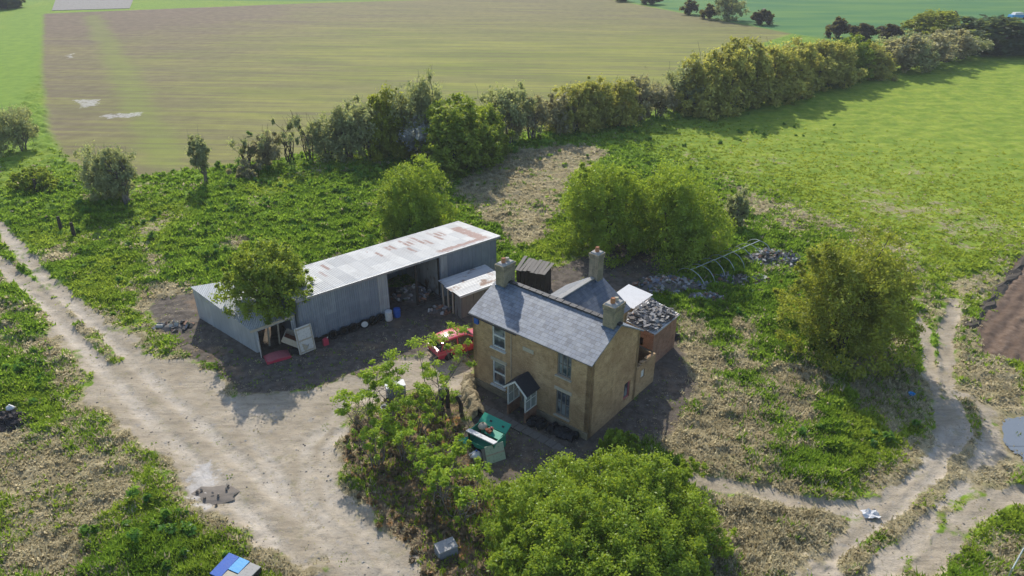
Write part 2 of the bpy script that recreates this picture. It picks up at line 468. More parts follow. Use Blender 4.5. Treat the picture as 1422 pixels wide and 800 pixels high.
DRY = [(poly((925, 430), (990, 445), (1005, 520), (1080, 560), (1090, 640), (1190, 690), (1160, 715), (1060, 692), (960, 662), (920, 615), (960, 560)), 1.2, .95),
       (poly((640, 250), (700, 212), (800, 200), (860, 213), (800, 245), (765, 330), (715, 350), (690, 315), (640, 290)), 1.2, .95),
       (poly((960, 672), (1180, 715), (1130, 810), (1000, 840), (980, 750)), .8, 1.0),
       (poly((-20, 590), (60, 600), (160, 625), (230, 690), (160, 720), (110, 800), (-30, 830)), 1.8, .95),
       (poly((1340, 500), (1430, 520), (1440, 690), (1350, 720), (1330, 640), (1360, 590)), 1.6, .9),
       (poly((1000, 240), (1150, 300), (1250, 320), (1310, 400), (1260, 420), (1180, 330), (1060, 320), (1000, 290)), 3.0, .62),
       (poly((180, 400), (270, 385), (270, 480), (200, 465)), 1.0, .9),
       (poly((1180, 250), (1422, 300), (1422, 360), (1300, 330), (1180, 290)), 3.0, .5), (poly((1050, 500), (1140, 485), (1180, 540), (1140, 600), (1090, 650), (1060, 560)), 1.4, .8), (poly((1270, 380), (1422, 470), (1422, 560), (1340, 560), (1290, 500)), 1.5, .62), (poly((1000, 430), (1050, 440), (1060, 520), (1010, 520)), 1.2, .7), (poly((1170, 500), (1230, 490), (1320, 540), (1310, 590), (1240, 600), (1190, 560)), 1.0, .9), (poly((80, 480), (140, 500), (150, 570), (90, 560), (0, 470), (0, 440)), 1.2, .8)]
LITTER = poly((478, 600), (540, 565), (640, 560), (655, 660), (690, 700), (690, 830), (600, 830), (505, 705), (468, 640))
FIELD = poly((60, 19), (440, 4), (820, -6), (1100, 47), (1000, 80), (960, 148), (830, 168), (700, 192), (560, 208), (420, 216), (330, 230), (250, 238), (205, 247), (140, 240), (92, 224), (66, 180), (58, 100))
PLOUGH = poly((1425, 352), (1480, 300), (1800, 300), (1800, 520), (1440, 512), (1365, 492), (1345, 455))
_a, _b = at(1345, 456), at(1500, 268)
PLN = Vector((_b.y - _a.y, _a.x - _b.x)).normalized()
PLA = math.atan2(PLN[1], PLN[0])
LANE = poly((20, 12), (62, 12), (55, 100), (25, 150), (0, 200), (-60, 260), (-80, 150), (-10, 70))
FAR = poly((820, -8), (1100, 47), (1180, 60), (1430, 40), (1900, 40), (1900, -95), (600, -95), (-900, -95), (-900, -12), (440, 2))
MEADOW = poly((900, 190), (1000, 160), (1160, 120), (1422, 75), (1700, 60), (1700, 300), (1425, 350), (1340, 400), (1200, 330), (1050, 260))
PALE = [poly((285, 640), (300, 655), (320, 690), (290, 705), (255, 690), (248, 665)), poly((103, 139), (138, 138), (137, 147), (112, 150)), poly((135, 160), (200, 155), (202, 161), (150, 165)), poly((92, 76), (102, 74), (102, 80), (93, 82))]
HEDGE_LINE = poly((330, 243), (420, 222), (480, 215), (560, 215), (650, 222), (700, 200), (760, 180), (830, 176), (920, 155), (1000, 148), (1080, 128), (1160, 105), (1230, 95), (1320, 75), (1440, 68))
BUILT = [poly((1388, 590), (1398, 578), (1420, 576), (1480, 580), (1490, 645), (1425, 650), (1404, 632)), poly((655, 535), (815, 612), (930, 500), (890, 390), (760, 400)), poly((260, 410), (350, 492), (420, 478), (690, 400), (630, 330))]

def masks(X, Y):
    w1 = (fbm(X * .9, Y * .9, 1) - .5) * 1.6
    w2 = (fbm(X * .25, Y * .25, 5) - .5) * 3.0
    W = w1 + w2 * .5
    m = {}
    tr = np.zeros(X.shape)
    for P in TRACK: tr = np.maximum(tr, sstep(-.7, .7, sdist(P, X, Y) + W))
    for P in MIDS: tr = tr * (1 - .85 * sstep(.62, .25, ldist(P, X + w1 * .3, Y) + w1 * .25))
    rut = np.zeros(X.shape)
    for P, w in RUTS: rut = np.maximum(rut, sstep(w + .35, w - .25, ldist(P, X, Y) + w1 * .5) * (.65 + .35 * sstep(.35, .6, fbm(X * .5, Y * .5, 9))))
    wl = np.zeros(X.shape)
    for P in WHEEL: wl = np.maximum(wl, sstep(.62, .12, ldist(P, X + w1 * .25, Y)) * (.45 + .55 * sstep(.35, .6, fbm(X * .4, Y * .4, 13))))
    m['wheel'] = wl
    m['track'] = np.maximum(tr, rut)
    yd = np.zeros(X.shape)
    for P in YARD: yd = np.maximum(yd, sstep(-.8, .8, sdist(P, X, Y) + W * .8))
    m['soil'] = yd * (1 - .85 * m['track'])
    dr = np.zeros(X.shape)
    for P, s_, a in DRY: dr = np.maximum(dr, a * sstep(-s_, s_, sdist(P, X, Y) + W * 1.2))
    for P in TRACK: dr = np.maximum(dr, .8 * sstep(-2.6, -.1, sdist(P, X, Y) + W * 1.3))
    for P in YARD: dr = np.maximum(dr, .6 * sstep(-2.2, -.1, sdist(P, X, Y) + W * 1.3))
    pn = fbm(X * .22, Y * .22, 21); near = sstep(120, 60, np.hypot(X, Y))
    dr = np.maximum(dr, sstep(.56, .72, pn) * .62 * near)
    m['dry'] = dr * (.62 + .38 * sstep(.40, .58, fbm(X * .55, Y * .55, 23)))
    m['litter'] = sstep(-.6, .6, sdist(LITTER, X, Y) + W * .7) * (1 - m['track'])
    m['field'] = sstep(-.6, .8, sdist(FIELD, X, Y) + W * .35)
    m['plough'] = sstep(-.4, .4, sdist(PLOUGH, X, Y) + W * .9)
    m['lane'] = sstep(-1.5, 1.5, sdist(LANE, X, Y) + W)
    m['far'] = sstep(-2, 2, sdist(FAR, X, Y))
    m['yel'] = np.clip(np.maximum(sstep(-8, 8, sdist(MEADOW, X, Y) + w2 * 3), .55 * sstep(.45, .7, fbm(X * .13, Y * .13, 31))), 0, 1)
    pl = np.zeros(X.shape)
    for P in PALE: pl = np.maximum(pl, .75 * sstep(-.6, .9, sdist(P, X, Y) + w1 * .8))
    m['pale'] = pl
    hd = ldist(HEDGE_LINE, X, Y)
    m['shrub'] = sstep(5, 1.0, hd)
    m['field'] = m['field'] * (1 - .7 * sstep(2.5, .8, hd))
    b = np.zeros(X.shape)
    for P in BUILT: b = np.maximum(b, sstep(-1.5, .3, sdist(P, X, Y)))
    m['built'] = b
    return m

def lush_of(m):
    return np.clip(1 - np.maximum.reduce([m['track'], m['soil'], m['field'], m['plough'], m['litter'] * .8, m['far']]), 0, 1)

def relief(X, Y, m):
    lush = lush_of(m) * (1 - m['built'])
    tuss = np.clip(fbm(X * .95, Y * 1.35, 41, 3) - .38, 0, 1) * 1.15
    small = fbm(X * 3.2, Y * 3.2, 45, 3) - .35
    dist = np.hypot(X, Y)
    k = lush * (1 - .75 * m['yel']) * (1 - .55 * m['dry']) * (1 - .85 * m['lane'])
    z = k * (tuss * .95 + small * .22)
    z = z + m['dry'] * (1 - m['track']) * (1 - m['built']) * (fbm(X * 2.1, Y * 2.1, 49, 3) - .4) * .28
    z = z + (m['yel'] * lush) * (fbm(X * .8, Y * .8, 47, 4) - .4) * .22
    z = z + m['track'] * (1 - m['built']) * ((fbm(X * 2.3, Y * 2.3, 51, 5) - .5) * .10 - m['wheel'] * .07)
    z = z + m['soil'] * (fbm(X * 1.7, Y * 1.7, 53, 5) - .45) * .18 * (1 - m['built'])
    z = z + m['litter'] * (fbm(X * 2.5, Y * 2.5, 55, 4) - .35) * .25
    pr = np.sin((X * PLN[0] + Y * PLN[1] + (fbm(X * .4, Y * .4, 59) - .5) * .5) * 2 * math.pi / .85)
    z = z + m['plough'] * (pr * .035 + (fbm(X * 2.6, Y * 2.6, 57, 3) - .4) * .2)
    return z * sstep(260, 140, dist)

def gz(x, y):
    X = np.array([float(x)]); Y = np.array([float(y)])
    return float(relief(X, Y, masks(X, Y))[0])

def ground_material():
    t = NT('land'); P = t.pos()
    big = t.noise(P, .06, 4); mid = t.noise(P, .45, 5, .6); fine = t.noise(P, 2.2, 5, .65); grit = t.noise(P, 9.0, 4, .7)
    def brk(name, k=.55):
        a = t.attr(name)
        n = t.math('ADD', t.math('MULTIPLY', t.math('SUBTRACT', mid, .5), k), t.math('MULTIPLY', t.math('SUBTRACT', fine, .5), k * 1.2))
        return t.step(t.math('ADD', a, n), .35, .65)
    g = t.mix(t.step(fine, .35, .68), (.095, .175, .016), (.21, .31, .034))
    g = t.mix(t.math('MULTIPLY', t.step(mid, .45, .7), .6), g, (.19, .29, .03))
    y = t.mix(t.step(mid, .3, .7), (.155, .24, .018), (.27, .33, .034))
    y = t.mix(t.math('MULTIPLY', t.step(fine, .5, .72), .55), y, (.28, .28, .075))
    streak = t.noise(t.mapv(P, (.10, .7, 1), (0, 0, R(-28))), 1.0, 4, .6)
    y = t.mix(t.math('MULTIPLY', t.step(streak, .48, .68), .45), y, (.10, .18, .016))
    y = t.mix(t.math('MULTIPLY', t.step(t.noise(P, 1.6, 6, .72), .46, .62), .38), y, (.10, .165, .02))
    g = t.mix(t.attr('yel'), g, y)
    ln = t.mix(t.step(mid, .3, .7), (.18, .275, .028), (.125, .215, .022))
    g = t.mix(t.attr('lane'), g, ln)
    fr = t.mix(t.step(t.noise(t.mapv(P, (.03, .12, 1), (0, 0, R(8))), 1.0, 4), .35, .65), (.05, .15, .05), (.10, .20, .05))
    g = t.mix(t.attr('far'), g, fr)
    dry = t.mix(t.step(fine, .3, .7), (.19, .155, .09), (.38, .32, .19))
    dry = t.mix(t.math('MULTIPLY', t.step(mid, .5, .68), .5), dry, (.20, .20, .075))
    g = t.mix(brk('dry', .9), g, dry)
    lit = t.mix(t.step(fine, .35, .65), (.085, .062, .042), (.25, .18, .10))
    lit = t.mix(t.math('MULTIPLY', t.step(t.noise(P, 1.1, 4), .55, .66), .75), lit, (.36, .17, .05))
    g = t.mix(brk('litter', .7), g, lit)
    soil = t.mix(t.step(fine, .3, .7), (.07, .058, .047), (.155, .13, .105))
    soil = t.mix(t.math('MULTIPLY', t.step(mid, .52, .7), .6), soil, (.22, .15, .09))
    soil = t.mix(t.math('MULTIPLY', t.step(grit, .58, .75), .5), soil, (.30, .28, .26))
    g = t.mix(brk('soil', .7), g, soil)
    # crop field: thin young crop in rows over brown soil
    ang = R(4.0)
    pf = t.mapv(P, (1, 1, 1), (0, 0, ang))
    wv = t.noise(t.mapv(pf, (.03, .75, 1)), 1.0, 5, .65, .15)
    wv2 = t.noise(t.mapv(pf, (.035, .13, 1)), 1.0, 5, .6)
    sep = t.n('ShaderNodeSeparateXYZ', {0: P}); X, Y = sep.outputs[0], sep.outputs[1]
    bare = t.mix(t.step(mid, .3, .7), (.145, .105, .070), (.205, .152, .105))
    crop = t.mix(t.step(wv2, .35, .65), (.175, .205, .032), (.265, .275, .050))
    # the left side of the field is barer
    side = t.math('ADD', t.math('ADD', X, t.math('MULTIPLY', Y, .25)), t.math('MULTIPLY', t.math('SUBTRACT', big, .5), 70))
    cov_shade = t.math('ADD', t.math('MULTIPLY', t.step(side, -70, 25), .62), t.math('ADD', t.math('MULTIPLY', t.step(wv, .36, .64), .30), t.math('MULTIPLY', t.math('SUBTRACT', mid, .5), .5)))
    cloud_shade = t.math('MULTIPLY', t.step(Y, 150, 225), .42)  # cloud shade over the far end, painted in by fading the crop colour
    cov_shade = t.math('SUBTRACT', cov_shade, cloud_shade, True)
    cf = t.mix(cov_shade, bare, crop)
    # greener diagonal drill strip
    strip = t.attr('strip')
    cf = t.mix(t.math('MULTIPLY', strip, t.math('ADD', .05, t.math('MULTIPLY', fine, .85)), True), cf, (.20, .25, .045))
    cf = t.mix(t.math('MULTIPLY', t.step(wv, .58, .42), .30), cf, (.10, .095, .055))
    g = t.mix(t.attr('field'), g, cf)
    pw = t.n('ShaderNodeTexWave', {'Vector': t.mapv(P, (1, 1, 1), (0, 0, -PLA)), 'Scale': .19, 'Distortion': 1.2, 'Detail': 3}).outputs[1]
    pc = t.mix(t.step(fine, .3, .7), (.125, .082, .056), (.205, .145, .104))
    pc = t.mix(t.math('MULTIPLY', pw, .5), pc, (.085, .058, .042))
    g = t.mix(t.attr('plough'), g, pc)
    # gravel
    tyre = t.noise(t.mapv(P, (.35, 2.6, 1), (0, 0, R(38))), 1.0, 5, .65, 1.2)
    gv = t.mix(t.step(mid, .3, .72), (.31, .258, .185), (.44, .372, .28))
    gv = t.mix(t.math('MULTIPLY', t.step(tyre, .42, .66), .5), gv, (.215, .178, .13))
    gv = t.mix(t.math('MULTIPLY', t.step(grit, .52, .74), .45), gv, (.28, .24, .19))
    gv = t.mix(t.math('MULTIPLY', t.step(fine, .60, .74), .4), gv, (.47, .42, .35))
    gv = t.mix(t.math('MULTIPLY', t.step(t.noise(P, .8, 6, .75), .55, .66), .55), gv, (.235, .21, .11))
    gv = t.mix(t.math('MULTIPLY', t.attr('wheel'), .55), gv, t.mix(t.step(fine, .35, .65), (.46, .40, .325), (.56, .50, .42)))
    spk = t.noise(P, 3.6, 5, .75)
    gv = t.mix(t.math('MULTIPLY', t.step(spk, .55, .66), .55), gv, (.17, .145, .105))
    gv = t.mix(t.math('MULTIPLY', t.step(t.noise(P, 1.7, 6, .75), .57, .65), .5), gv, (.25, .245, .24))
    gv = t.mix(t.math('MULTIPLY', t.step(t.noise(P, 5.2, 4, .7), .60, .68), .7), gv, (.26, .24, .09))
    g = t.mix(brk('track', .75), g, gv)
    g = t.mix(t.math('MULTIPLY', brk('pale', 1.3), .62), g, t.mix(t.step(fine, .3, .7), (.34, .325, .31), (.54, .52, .50)))
    hgt = t.math('ADD', t.math('MULTIPLY', fine, .6), t.math('MULTIPLY', grit, .4))
    MAT['land'] = t.pbr(g, .95, t.bump(hgt, .7, .12), spec=.12)
ground_material()

def build_land():
    fine_a = np.linspace(R(38), R(142), 760)
    rest = np.linspace(R(142), R(398), 40)[1:-1]
    A = np.concatenate([fine_a, rest]); na = len(A)
    r = 13.0 * (300 / 13.0) ** (np.linspace(0, 1, 760))
    r = np.concatenate([[3.0, 8.0], r, [340, 400, 500, 650, 900]]); nr = len(r)
    Rr, AA = np.meshgrid(r, A, indexing='ij')
    X = Rr * np.cos(AA); Y = Rr * np.sin(AA)
    m = masks(X.ravel(), Y.ravel()); Z = relief(X.ravel(), Y.ravel(), m)
    V = np.stack([X.ravel(), Y.ravel(), Z], 1)
    st = ldist(poly((128, 22), (165, 90), (195, 150), (235, 228)), X.ravel(), Y.ravel())
    m['strip'] = sstep(4.0, .5, st + (fbm(X.ravel() * .3, Y.ravel() * .3, 61) - .5) * 3)
    # vertical normals of the whole sheet, kept where it is cut into regions
    I, J = np.meshgrid(np.arange(nr - 1), np.arange(na), indexing='ij')
    a = I * na + J; b = I * na + (J + 1) % na; c = (I + 1) * na + (J + 1) % na; d = (I + 1) * na + J
    Q = np.stack([a, d, c, b], -1).reshape(-1, 4)
    fn = np.cross(V[Q[:, 2]] - V[Q[:, 0]], V[Q[:, 3]] - V[Q[:, 1]])
    fn[fn[:, 2] < 0] *= -1
    N = np.zeros_like(V)
    for k in range(4): np.add.at(N, Q[:, k], fn)
    N /= np.linalg.norm(N, axis=1)[:, None] + 1e-12
    fm = {k: m[k][Q].mean(1) for k in ('track', 'soil', 'field', 'plough')}
    reg = np.zeros(len(Q), int)
    reg[fm['field'] > .5] = 1; reg[fm['plough'] > .5] = 2; reg[fm['soil'] > .5] = 3; reg[fm['track'] > .5] = 4
    for k, name in enumerate(('ground', 'crop_field', 'ploughed_field', 'farmyard', 'dirt_track')):
        q = Q[reg == k]
        if k == 0:
            pass
        used, inv = np.unique(q, return_inverse=True); inv = inv.reshape(q.shape)
        me = bpy.data.meshes.new(name)
        v = V[used]
        me.vertices.add(len(v)); me.vertices.foreach_set('co', v.ravel())
        me.loops.add(inv.size); me.loops.foreach_set('vertex_index', inv.ravel().astype(np.int32))
        me.polygons.add(len(q)); me.polygons.foreach_set('loop_start', np.arange(0, inv.size, 4, dtype=np.int32))
        me.update(calc_edges=True)
        me.polygons.foreach_set('use_smooth', np.ones(len(q), bool))
        for an in ('track', 'soil', 'dry', 'litter', 'field', 'plough', 'lane', 'far', 'yel', 'pale', 'strip', 'wheel'):
            at_ = me.attributes.new(an, 'FLOAT', 'POINT'); at_.data.foreach_set('value', m[an][used].astype(np.float32))
        me.normals_split_custom_set_from_vertices([tuple(x) for x in N[used]])
        me.materials.append(MAT['land'])
        tag(link(name, me), kind='structure')
    # the cap under the camera
    cap = MB(); k = 24
    cap.add([(3.2 * math.cos(2 * math.pi * i / k), 3.2 * math.sin(2 * math.pi * i / k), -.02) for i in range(k)], [tuple(range(k))])
    me = cap.build('ground_patch', 'land'); tag(me, kind='structure')
build_land()

# ------------------------------------------------------------------ grass
def np_mesh(name, V, nper, mat, attrs=None, parent=None):
    """V: (n, nper, 3) separate faces"""
    n = len(V)
    me = bpy.data.meshes.new(name)
    me.vertices.add(n * nper); me.vertices.foreach_set('co', V.reshape(-1).astype(np.float32))
    me.loops.add(n * nper); me.loops.foreach_set('vertex_index', np.arange(n * nper, dtype=np.int32))
    me.polygons.add(n); me.polygons.foreach_set('loop_start', np.arange(0, n * nper, nper, dtype=np.int32))
    me.update(calc_edges=True)
    for k, v in (attrs or {}).items():
        a = me.attributes.new(k, 'FLOAT', 'FACE'); a.data.foreach_set('value', np.asarray(v, np.float32))
    me.materials.append(MAT[mat])
    return me

def build_grass():
    n = 420000
    # even in the picture, so that near grass is as dense on screen as far grass
    rr = 15 * (110 / 15) ** (rng.random(n) ** .85)
    aa = R(42) + R(96) * rng.random(n)
    X = rr * np.cos(aa); Y = rr * np.sin(aa)
    m = masks(X, Y); lush = lush_of(m) * (1 - m['built'] * .92)
    dens = lush * (1 - .35 * m['yel']) * (1 - .6 * m['lane']) * (1 - .45 * m['dry']) * sstep(108, 62, np.hypot(X, Y)) * sstep(.55, .1, m['track'])
    dens = np.maximum(dens, .05 * m['track'] * sstep(.56, .68, fbm(X * .8, Y * .8, 71)))
    dens = np.maximum(dens, .12 * m['soil'] * (1 - m['built']))
    dens *= .45 + .9 * fbm(X * .6, Y * .6, 73)
    k = rng.random(n) < dens
    X, Y = X[k], Y[k]; m = {q: v[k] for q, v in m.items()}
    Z = relief(X, Y, m); n = len(X); d = np.hypot(X, Y)
    B = 5
    tint = np.clip(fbm(X * .7, Y * .7, 77) * 1.3 - .2 + rng.normal(0, .18, n), 0, 1)
    dry = np.clip((m['dry'] + rng.normal(0, .16, n) > .40) * 1.0 + (rng.random(n) < .025), 0, 1)
    hh = (.12 + .22 * rng.random(n)) * (1 - .5 * m['yel']) * (1 - .45 * dry) * (1 - .6 * m['lane']) * (1 - .65 * np.maximum(m['track'], m['soil']))
    tall = (rng.random(n) < .04) & (dry > .5); hh = np.where(tall, hh * 2.1, hh); dry = np.where(tall & (rng.random(n) < .7), 1.0, dry)
    ww = .026 + .0011 * d
    az = rng.random((n, B)) * 2 * np.pi
    lean = .25 + .75 * rng.random((n, B))
    off = rng.normal(0, .10, (n, B, 2))
    bx = X[:, None] + off[..., 0]; by = Y[:, None] + off[..., 1]; bz = np.repeat(Z[:, None] - .03, B, 1)
    H = hh[:, None] * (.7 + .6 * rng.random((n, B)))
    dx, dy = np.cos(az), np.sin(az)
    w = ww[:, None] * (.7 + .6 * rng.random((n, B)))
    V = np.empty((n, B, 3, 3))
    V[:, :, 0] = np.stack([bx - dy * w, by + dx * w, bz], -1)
    V[:, :, 1] = np.stack([bx + dy * w, by - dx * w, bz], -1)
    V[:, :, 2] = np.stack([bx + dx * H * lean, by + dy * H * lean, bz + H], -1)
    at_ = {'tint': np.clip(np.repeat(tint, B) + rng.normal(0, .15, n * B), 0, 1), 'dry': np.repeat(dry, B), 'yel': np.repeat(m['yel'], B)}
    tag(link('grass', np_mesh('grass', V.reshape(-1, 3, 3), 3, 'grass', at_)), 'rough green and straw coloured grass tufts covering the land', 'grass', kind='stuff')
build_grass()

# ------------------------------------------------------------------ foliage
def leaves(g, C, Rad, n, size, clump=.28, shell=.55, out=.4, squash=1.0, vstreak=0.0, core=True):
    """n leaf faces round clumps that fill the crown blobs C (k,3) of radii Rad (k,3)"""
    C = np.asarray(C, float); Rad = np.asarray(Rad, float)
    wt = Rad.prod(1) ** (2 / 3); wt /= wt.sum()
    nc = max(8, int(n / 80))
    bi = g.choice(len(C), nc, p=wt)
    d = g.normal(size=(nc, 3)); d /= np.linalg.norm(d, axis=1)[:, None]
    rad = shell + (1 - shell) * g.random(nc) ** .6
    inner = g.random(nc) < .18
    rad[inner] *= g.random(inner.sum())
    cc = C[bi] + d * Rad[bi] * rad[:, None]
    ct = g.random(nc)
    li = g.integers(0, nc, n)
    cr = (Rad[bi].min(1) * clump * (.6 + .8 * g.random(nc)))[li]
    sp = g.normal(size=(n, 3)) * .5
    sp[:, 2] *= (1 + vstreak * 2.5)
    sp[:, 2] *= squash
    p = cc[li] + sp * cr[:, None]
    nrm = d[li] * out + g.normal(size=(n, 3)) * .6 + np.array([0, 0, .25])
    nrm /= np.linalg.norm(nrm, axis=1)[:, None]
    a = np.cross(nrm, g.normal(size=(n, 3)))
    if vstreak > 0: a[:, 2] += vstreak * np.sign(a[:, 2]) * 1.5
    a /= np.linalg.norm(a, axis=1)[:, None]
    b = np.cross(nrm, a); b /= np.linalg.norm(b, axis=1)[:, None] + 1e-9
    s = size * (.55 + .9 * g.random(n))[:, None]
    a = a * s; b = b * s * .55
    fold = nrm * s * .18
    V = np.stack([p - a, p - b * 1.0 + fold, p + a, p + b + fold], 1)
    tint = np.clip(ct[li] * .65 + g.random(n) * .45 - .05, 0, 1)
    return V, tint, cc

def limb(mb, a, b, r0, r1, g, sag=.1, k=5):
    a = Vector(a); b = Vector(b); L = (b - a).length
    pts = [a]
    for i in range(1, 4):
        t = i / 4
        pts.append(a.lerp(b, t) + Vector((g.normal(), g.normal(), g.normal() * .5)) * L * sag * .35)
    pts.append(b)
    mb.tube(pts, [r0 + (r1 - r0) * i / 4 for i in range(5)], k)
    return pts

def crown_blobs(g, h, rx, ry, z0, k, spread=.55, size=.6):
    """blobs that fill an uneven crown of height h from z0"""
    C = []; Rd = []
    zc = (h + z0) / 2; hz = (h - z0) / 2
    for i in range(k):
        if i == 0: d = np.zeros(3)
        else:
            d = g.normal(size=3); d /= np.linalg.norm(d); d *= spread * (.75 + .5 * g.random())
        s = size * (.8 + .4 * g.random())
        if i == 0: s = max(s, .72)
        C.append((d[0] * rx, d[1] * ry, zc + d[2] * hz)); Rd.append((rx * s, ry * s, hz * s))
    return C, Rd

def dome_blobs(g, h, rx, ry, k, lift=0.0):
    if lift:
        C, Rd = dome_blobs(g, h * (1 - lift), rx, ry, k)
        return [(c[0], c[1], c[2] + h * lift) for c in C], Rd
    C = [(0, 0, h * .5)]; Rd = [(rx * .70, ry * .70, h * .46)]
    for i in range(k):
        w = 2 * math.pi * (i + .6 * g.random()) / k
        lo = i % 2 == 0
        r = (.60 if lo else .38) * (.8 + .4 * g.random()); z = (.25 if lo else .60) * (.85 + .3 * g.random())
        s = (.44 if lo else .40) * (.75 + .5 * g.random())
        C.append((rx * r * math.cos(w), ry * r * math.sin(w), h * z)); Rd.append((rx * s, ry * s, h * s * .72))
    return C, Rd

STY = dict(  # leaf material, bark, blobs, leaf count, leaf size, z0 fraction, clump, streak
    dense=('leaf_bright', 'bark', 8, 42000, .085, .0, .20, 0),
    mid=('leaf_mid', 'bark', 8, 36000, .085, .0, .20, 0),
    olive=('leaf_olive', 'bark', 9, 38000, .088, .0, .20, 0),
    willow=('leaf_willow', 'pale_bark', 8, 16000, .12, .0, .24, .12),
    grey=('leaf_grey', 'pale_bark', 8, 6500, .12, .04, .26, .12),
    dark=('leaf_dark', 'bark', 7, 9000, .20, .0, .3, .1),
    brown=('leaf_brown', 'bark', 5, 3500, .26, .0, .3, 0),
    blossom=('blossom', 'pale_bark', 7, 4500, .10, .15, .22, .2),
    dun=('leaf_dun', 'pale_bark', 7, 4200, .12, .06, .26, .15),
    bare=('leaf_grey', 'bark', 6, 900, .12, .3, .2, .3),
)

def tree_meshes(style, h, rx, ry, seed, lean=(0, 0), nmul=1.0, smul=1.0, z0=None, stems=5, blobs=None):
    lm, bk, nb, n, ls, zf, cl, vs = STY[style]
    g = np.random.default_rng(seed)
    C, Rd = blobs if blobs else dome_blobs(g, h, rx, ry, nb + 3, z0 or 0.0) if style in ('dense', 'mid', 'olive', 'dark', 'willow') else crown_blobs(g, h, rx, ry, h * (zf if z0 is None else z0), nb)
    C = [(c[0] + lean[0] * c[2] / h, c[1] + lean[1] * c[2] / h, c[2]) for c in C]
    C = [tuple(c) for c in C]; Rd = [tuple(r_) for r_ in Rd]
    if style in ('dense', 'mid', 'olive', 'willow'):
        for k in range(16):
            i = int(g.integers(0, len(C))); d = g.normal(size=3); d[2] = abs(d[2]) * .8 + .1; d /= np.linalg.norm(d)
            q = [C[i][a] + d[a] * Rd[i][a] * 1.03 for a in range(3)]; r_ = min(Rd[i]) * g.uniform(.16, .32)
            C.append(tuple(q)); Rd.append((r_, r_, r_ * 1.25))
    V, tint, cc = leaves(g, C, Rd, int(n * nmul), ls * smul, cl, vstreak=vs)
    V[..., 2] = np.maximum(V[..., 2], .03)
    cm = np_mesh('crown', V, 4, lm, {'tint': tint})
    mb = MB()
    tr = .035 * h * (.5 if stems > 3 else 1)
    picks = g.choice(len(cc), min(len(cc), 26 if style in ('bare', 'dun', 'grey', 'blossom', 'willow') else 14), replace=False)
    roots = []
    for s in range(stems):
        w = 2 * math.pi * s / stems + g.random()
        ro = (.05 + .05 * stems) * rx * .4
        a = Vector((ro * math.cos(w) * .5, ro * math.sin(w) * .5, -.25))
        b = Vector((ro * math.cos(w) * 2 + lean[0] * .5, ro * math.sin(w) * 2 + lean[1] * .5, h * (.45 + .2 * g.random())))
        roots.append(limb(mb, a, b, tr, tr * .45, g))
    mb.lathe([(.12, -.3), (.1 + .05 * stems * rx * .14, -.05), (.06 + .04 * stems * rx * .12, .12), (.03, .22)], (0, 0, 0), 8)
    for q in picks:
        rp = roots[int(g.integers(0, stems))]
        k = int(g.integers(1, 4)); limb(mb, rp[k].lerp(rp[k + 1], g.random()), cc[q], tr * .42, .012 + tr * .08, g, .15, 4)
    if style in ('bare', 'grey', 'dun', 'blossom', 'willow'):   # fine twigs
        for q in range(60 if style == 'bare' else 34):
            e = Vector(cc[picks[int(g.integers(0, len(picks)))]])
            limb(mb, e, e + Vector((g.normal() * .16 * rx, g.normal() * .16 * rx, abs(g.normal()) * .16 * h)), .018, .008, g, .1, 3)
    me = bpy.data.meshes.new('trunk'); me.from_pydata([tuple(v) for v in mb.v], [], mb.f); me.update()
    me.materials.append(MAT[bk])
    return cm, me

def plant_tree(name, label, cat, base, meshes, rz=0, scale=(1, 1, 1), group=None):
    t = thing(name, label, cat, base, rz, group); t.scale = scale
    link('crown', meshes[0], t); link('trunk', meshes[1], t)
    return t

def px_tree(name, label, style, base, top, hw, seed, depth=1.0, **kw):
    p = at(*base); h = height(base, top); r = hw / ppm(p + Vector((0, 0, h / 2)))
    group = kw.pop('group', None); cat = kw.pop('cat', 'tree')
    ms = tree_meshes(style, h, r, r * depth, seed, **kw)
    return plant_tree(name, label, cat, p, ms, group=group)

px_tree('bushy_tree', 'rounded olive green tree growing up through the low left end of the tin barn', 'mid', (383, 462), (368, 336), 66, 21, nmul=1.0, z0=.34, stems=3)
px_tree('bushy_tree', 'rounded bright green tree standing behind the back wall of the tin barn', 'dense', (575, 322), (574, 220), 60, 22, stems=4)
px_tree('bushy_tree', 'large dome shaped green tree, left one of the touching pair behind the cottage', 'dense', (840, 345), (840, 218), 72, 23, nmul=1.35)
px_tree('bushy_tree', 'wide green tree, right one of the touching pair beside the tunnel hoops', 'dense', (934, 350), (930, 226), 76, 24, nmul=1.35)
px_tree('open_tree', 'large open yellow green tree throwing a long shadow over the right track', 'olive', (1160, 486), (1176, 322), 90, 25, nmul=1.3, lean=(.5, .3), stems=4)

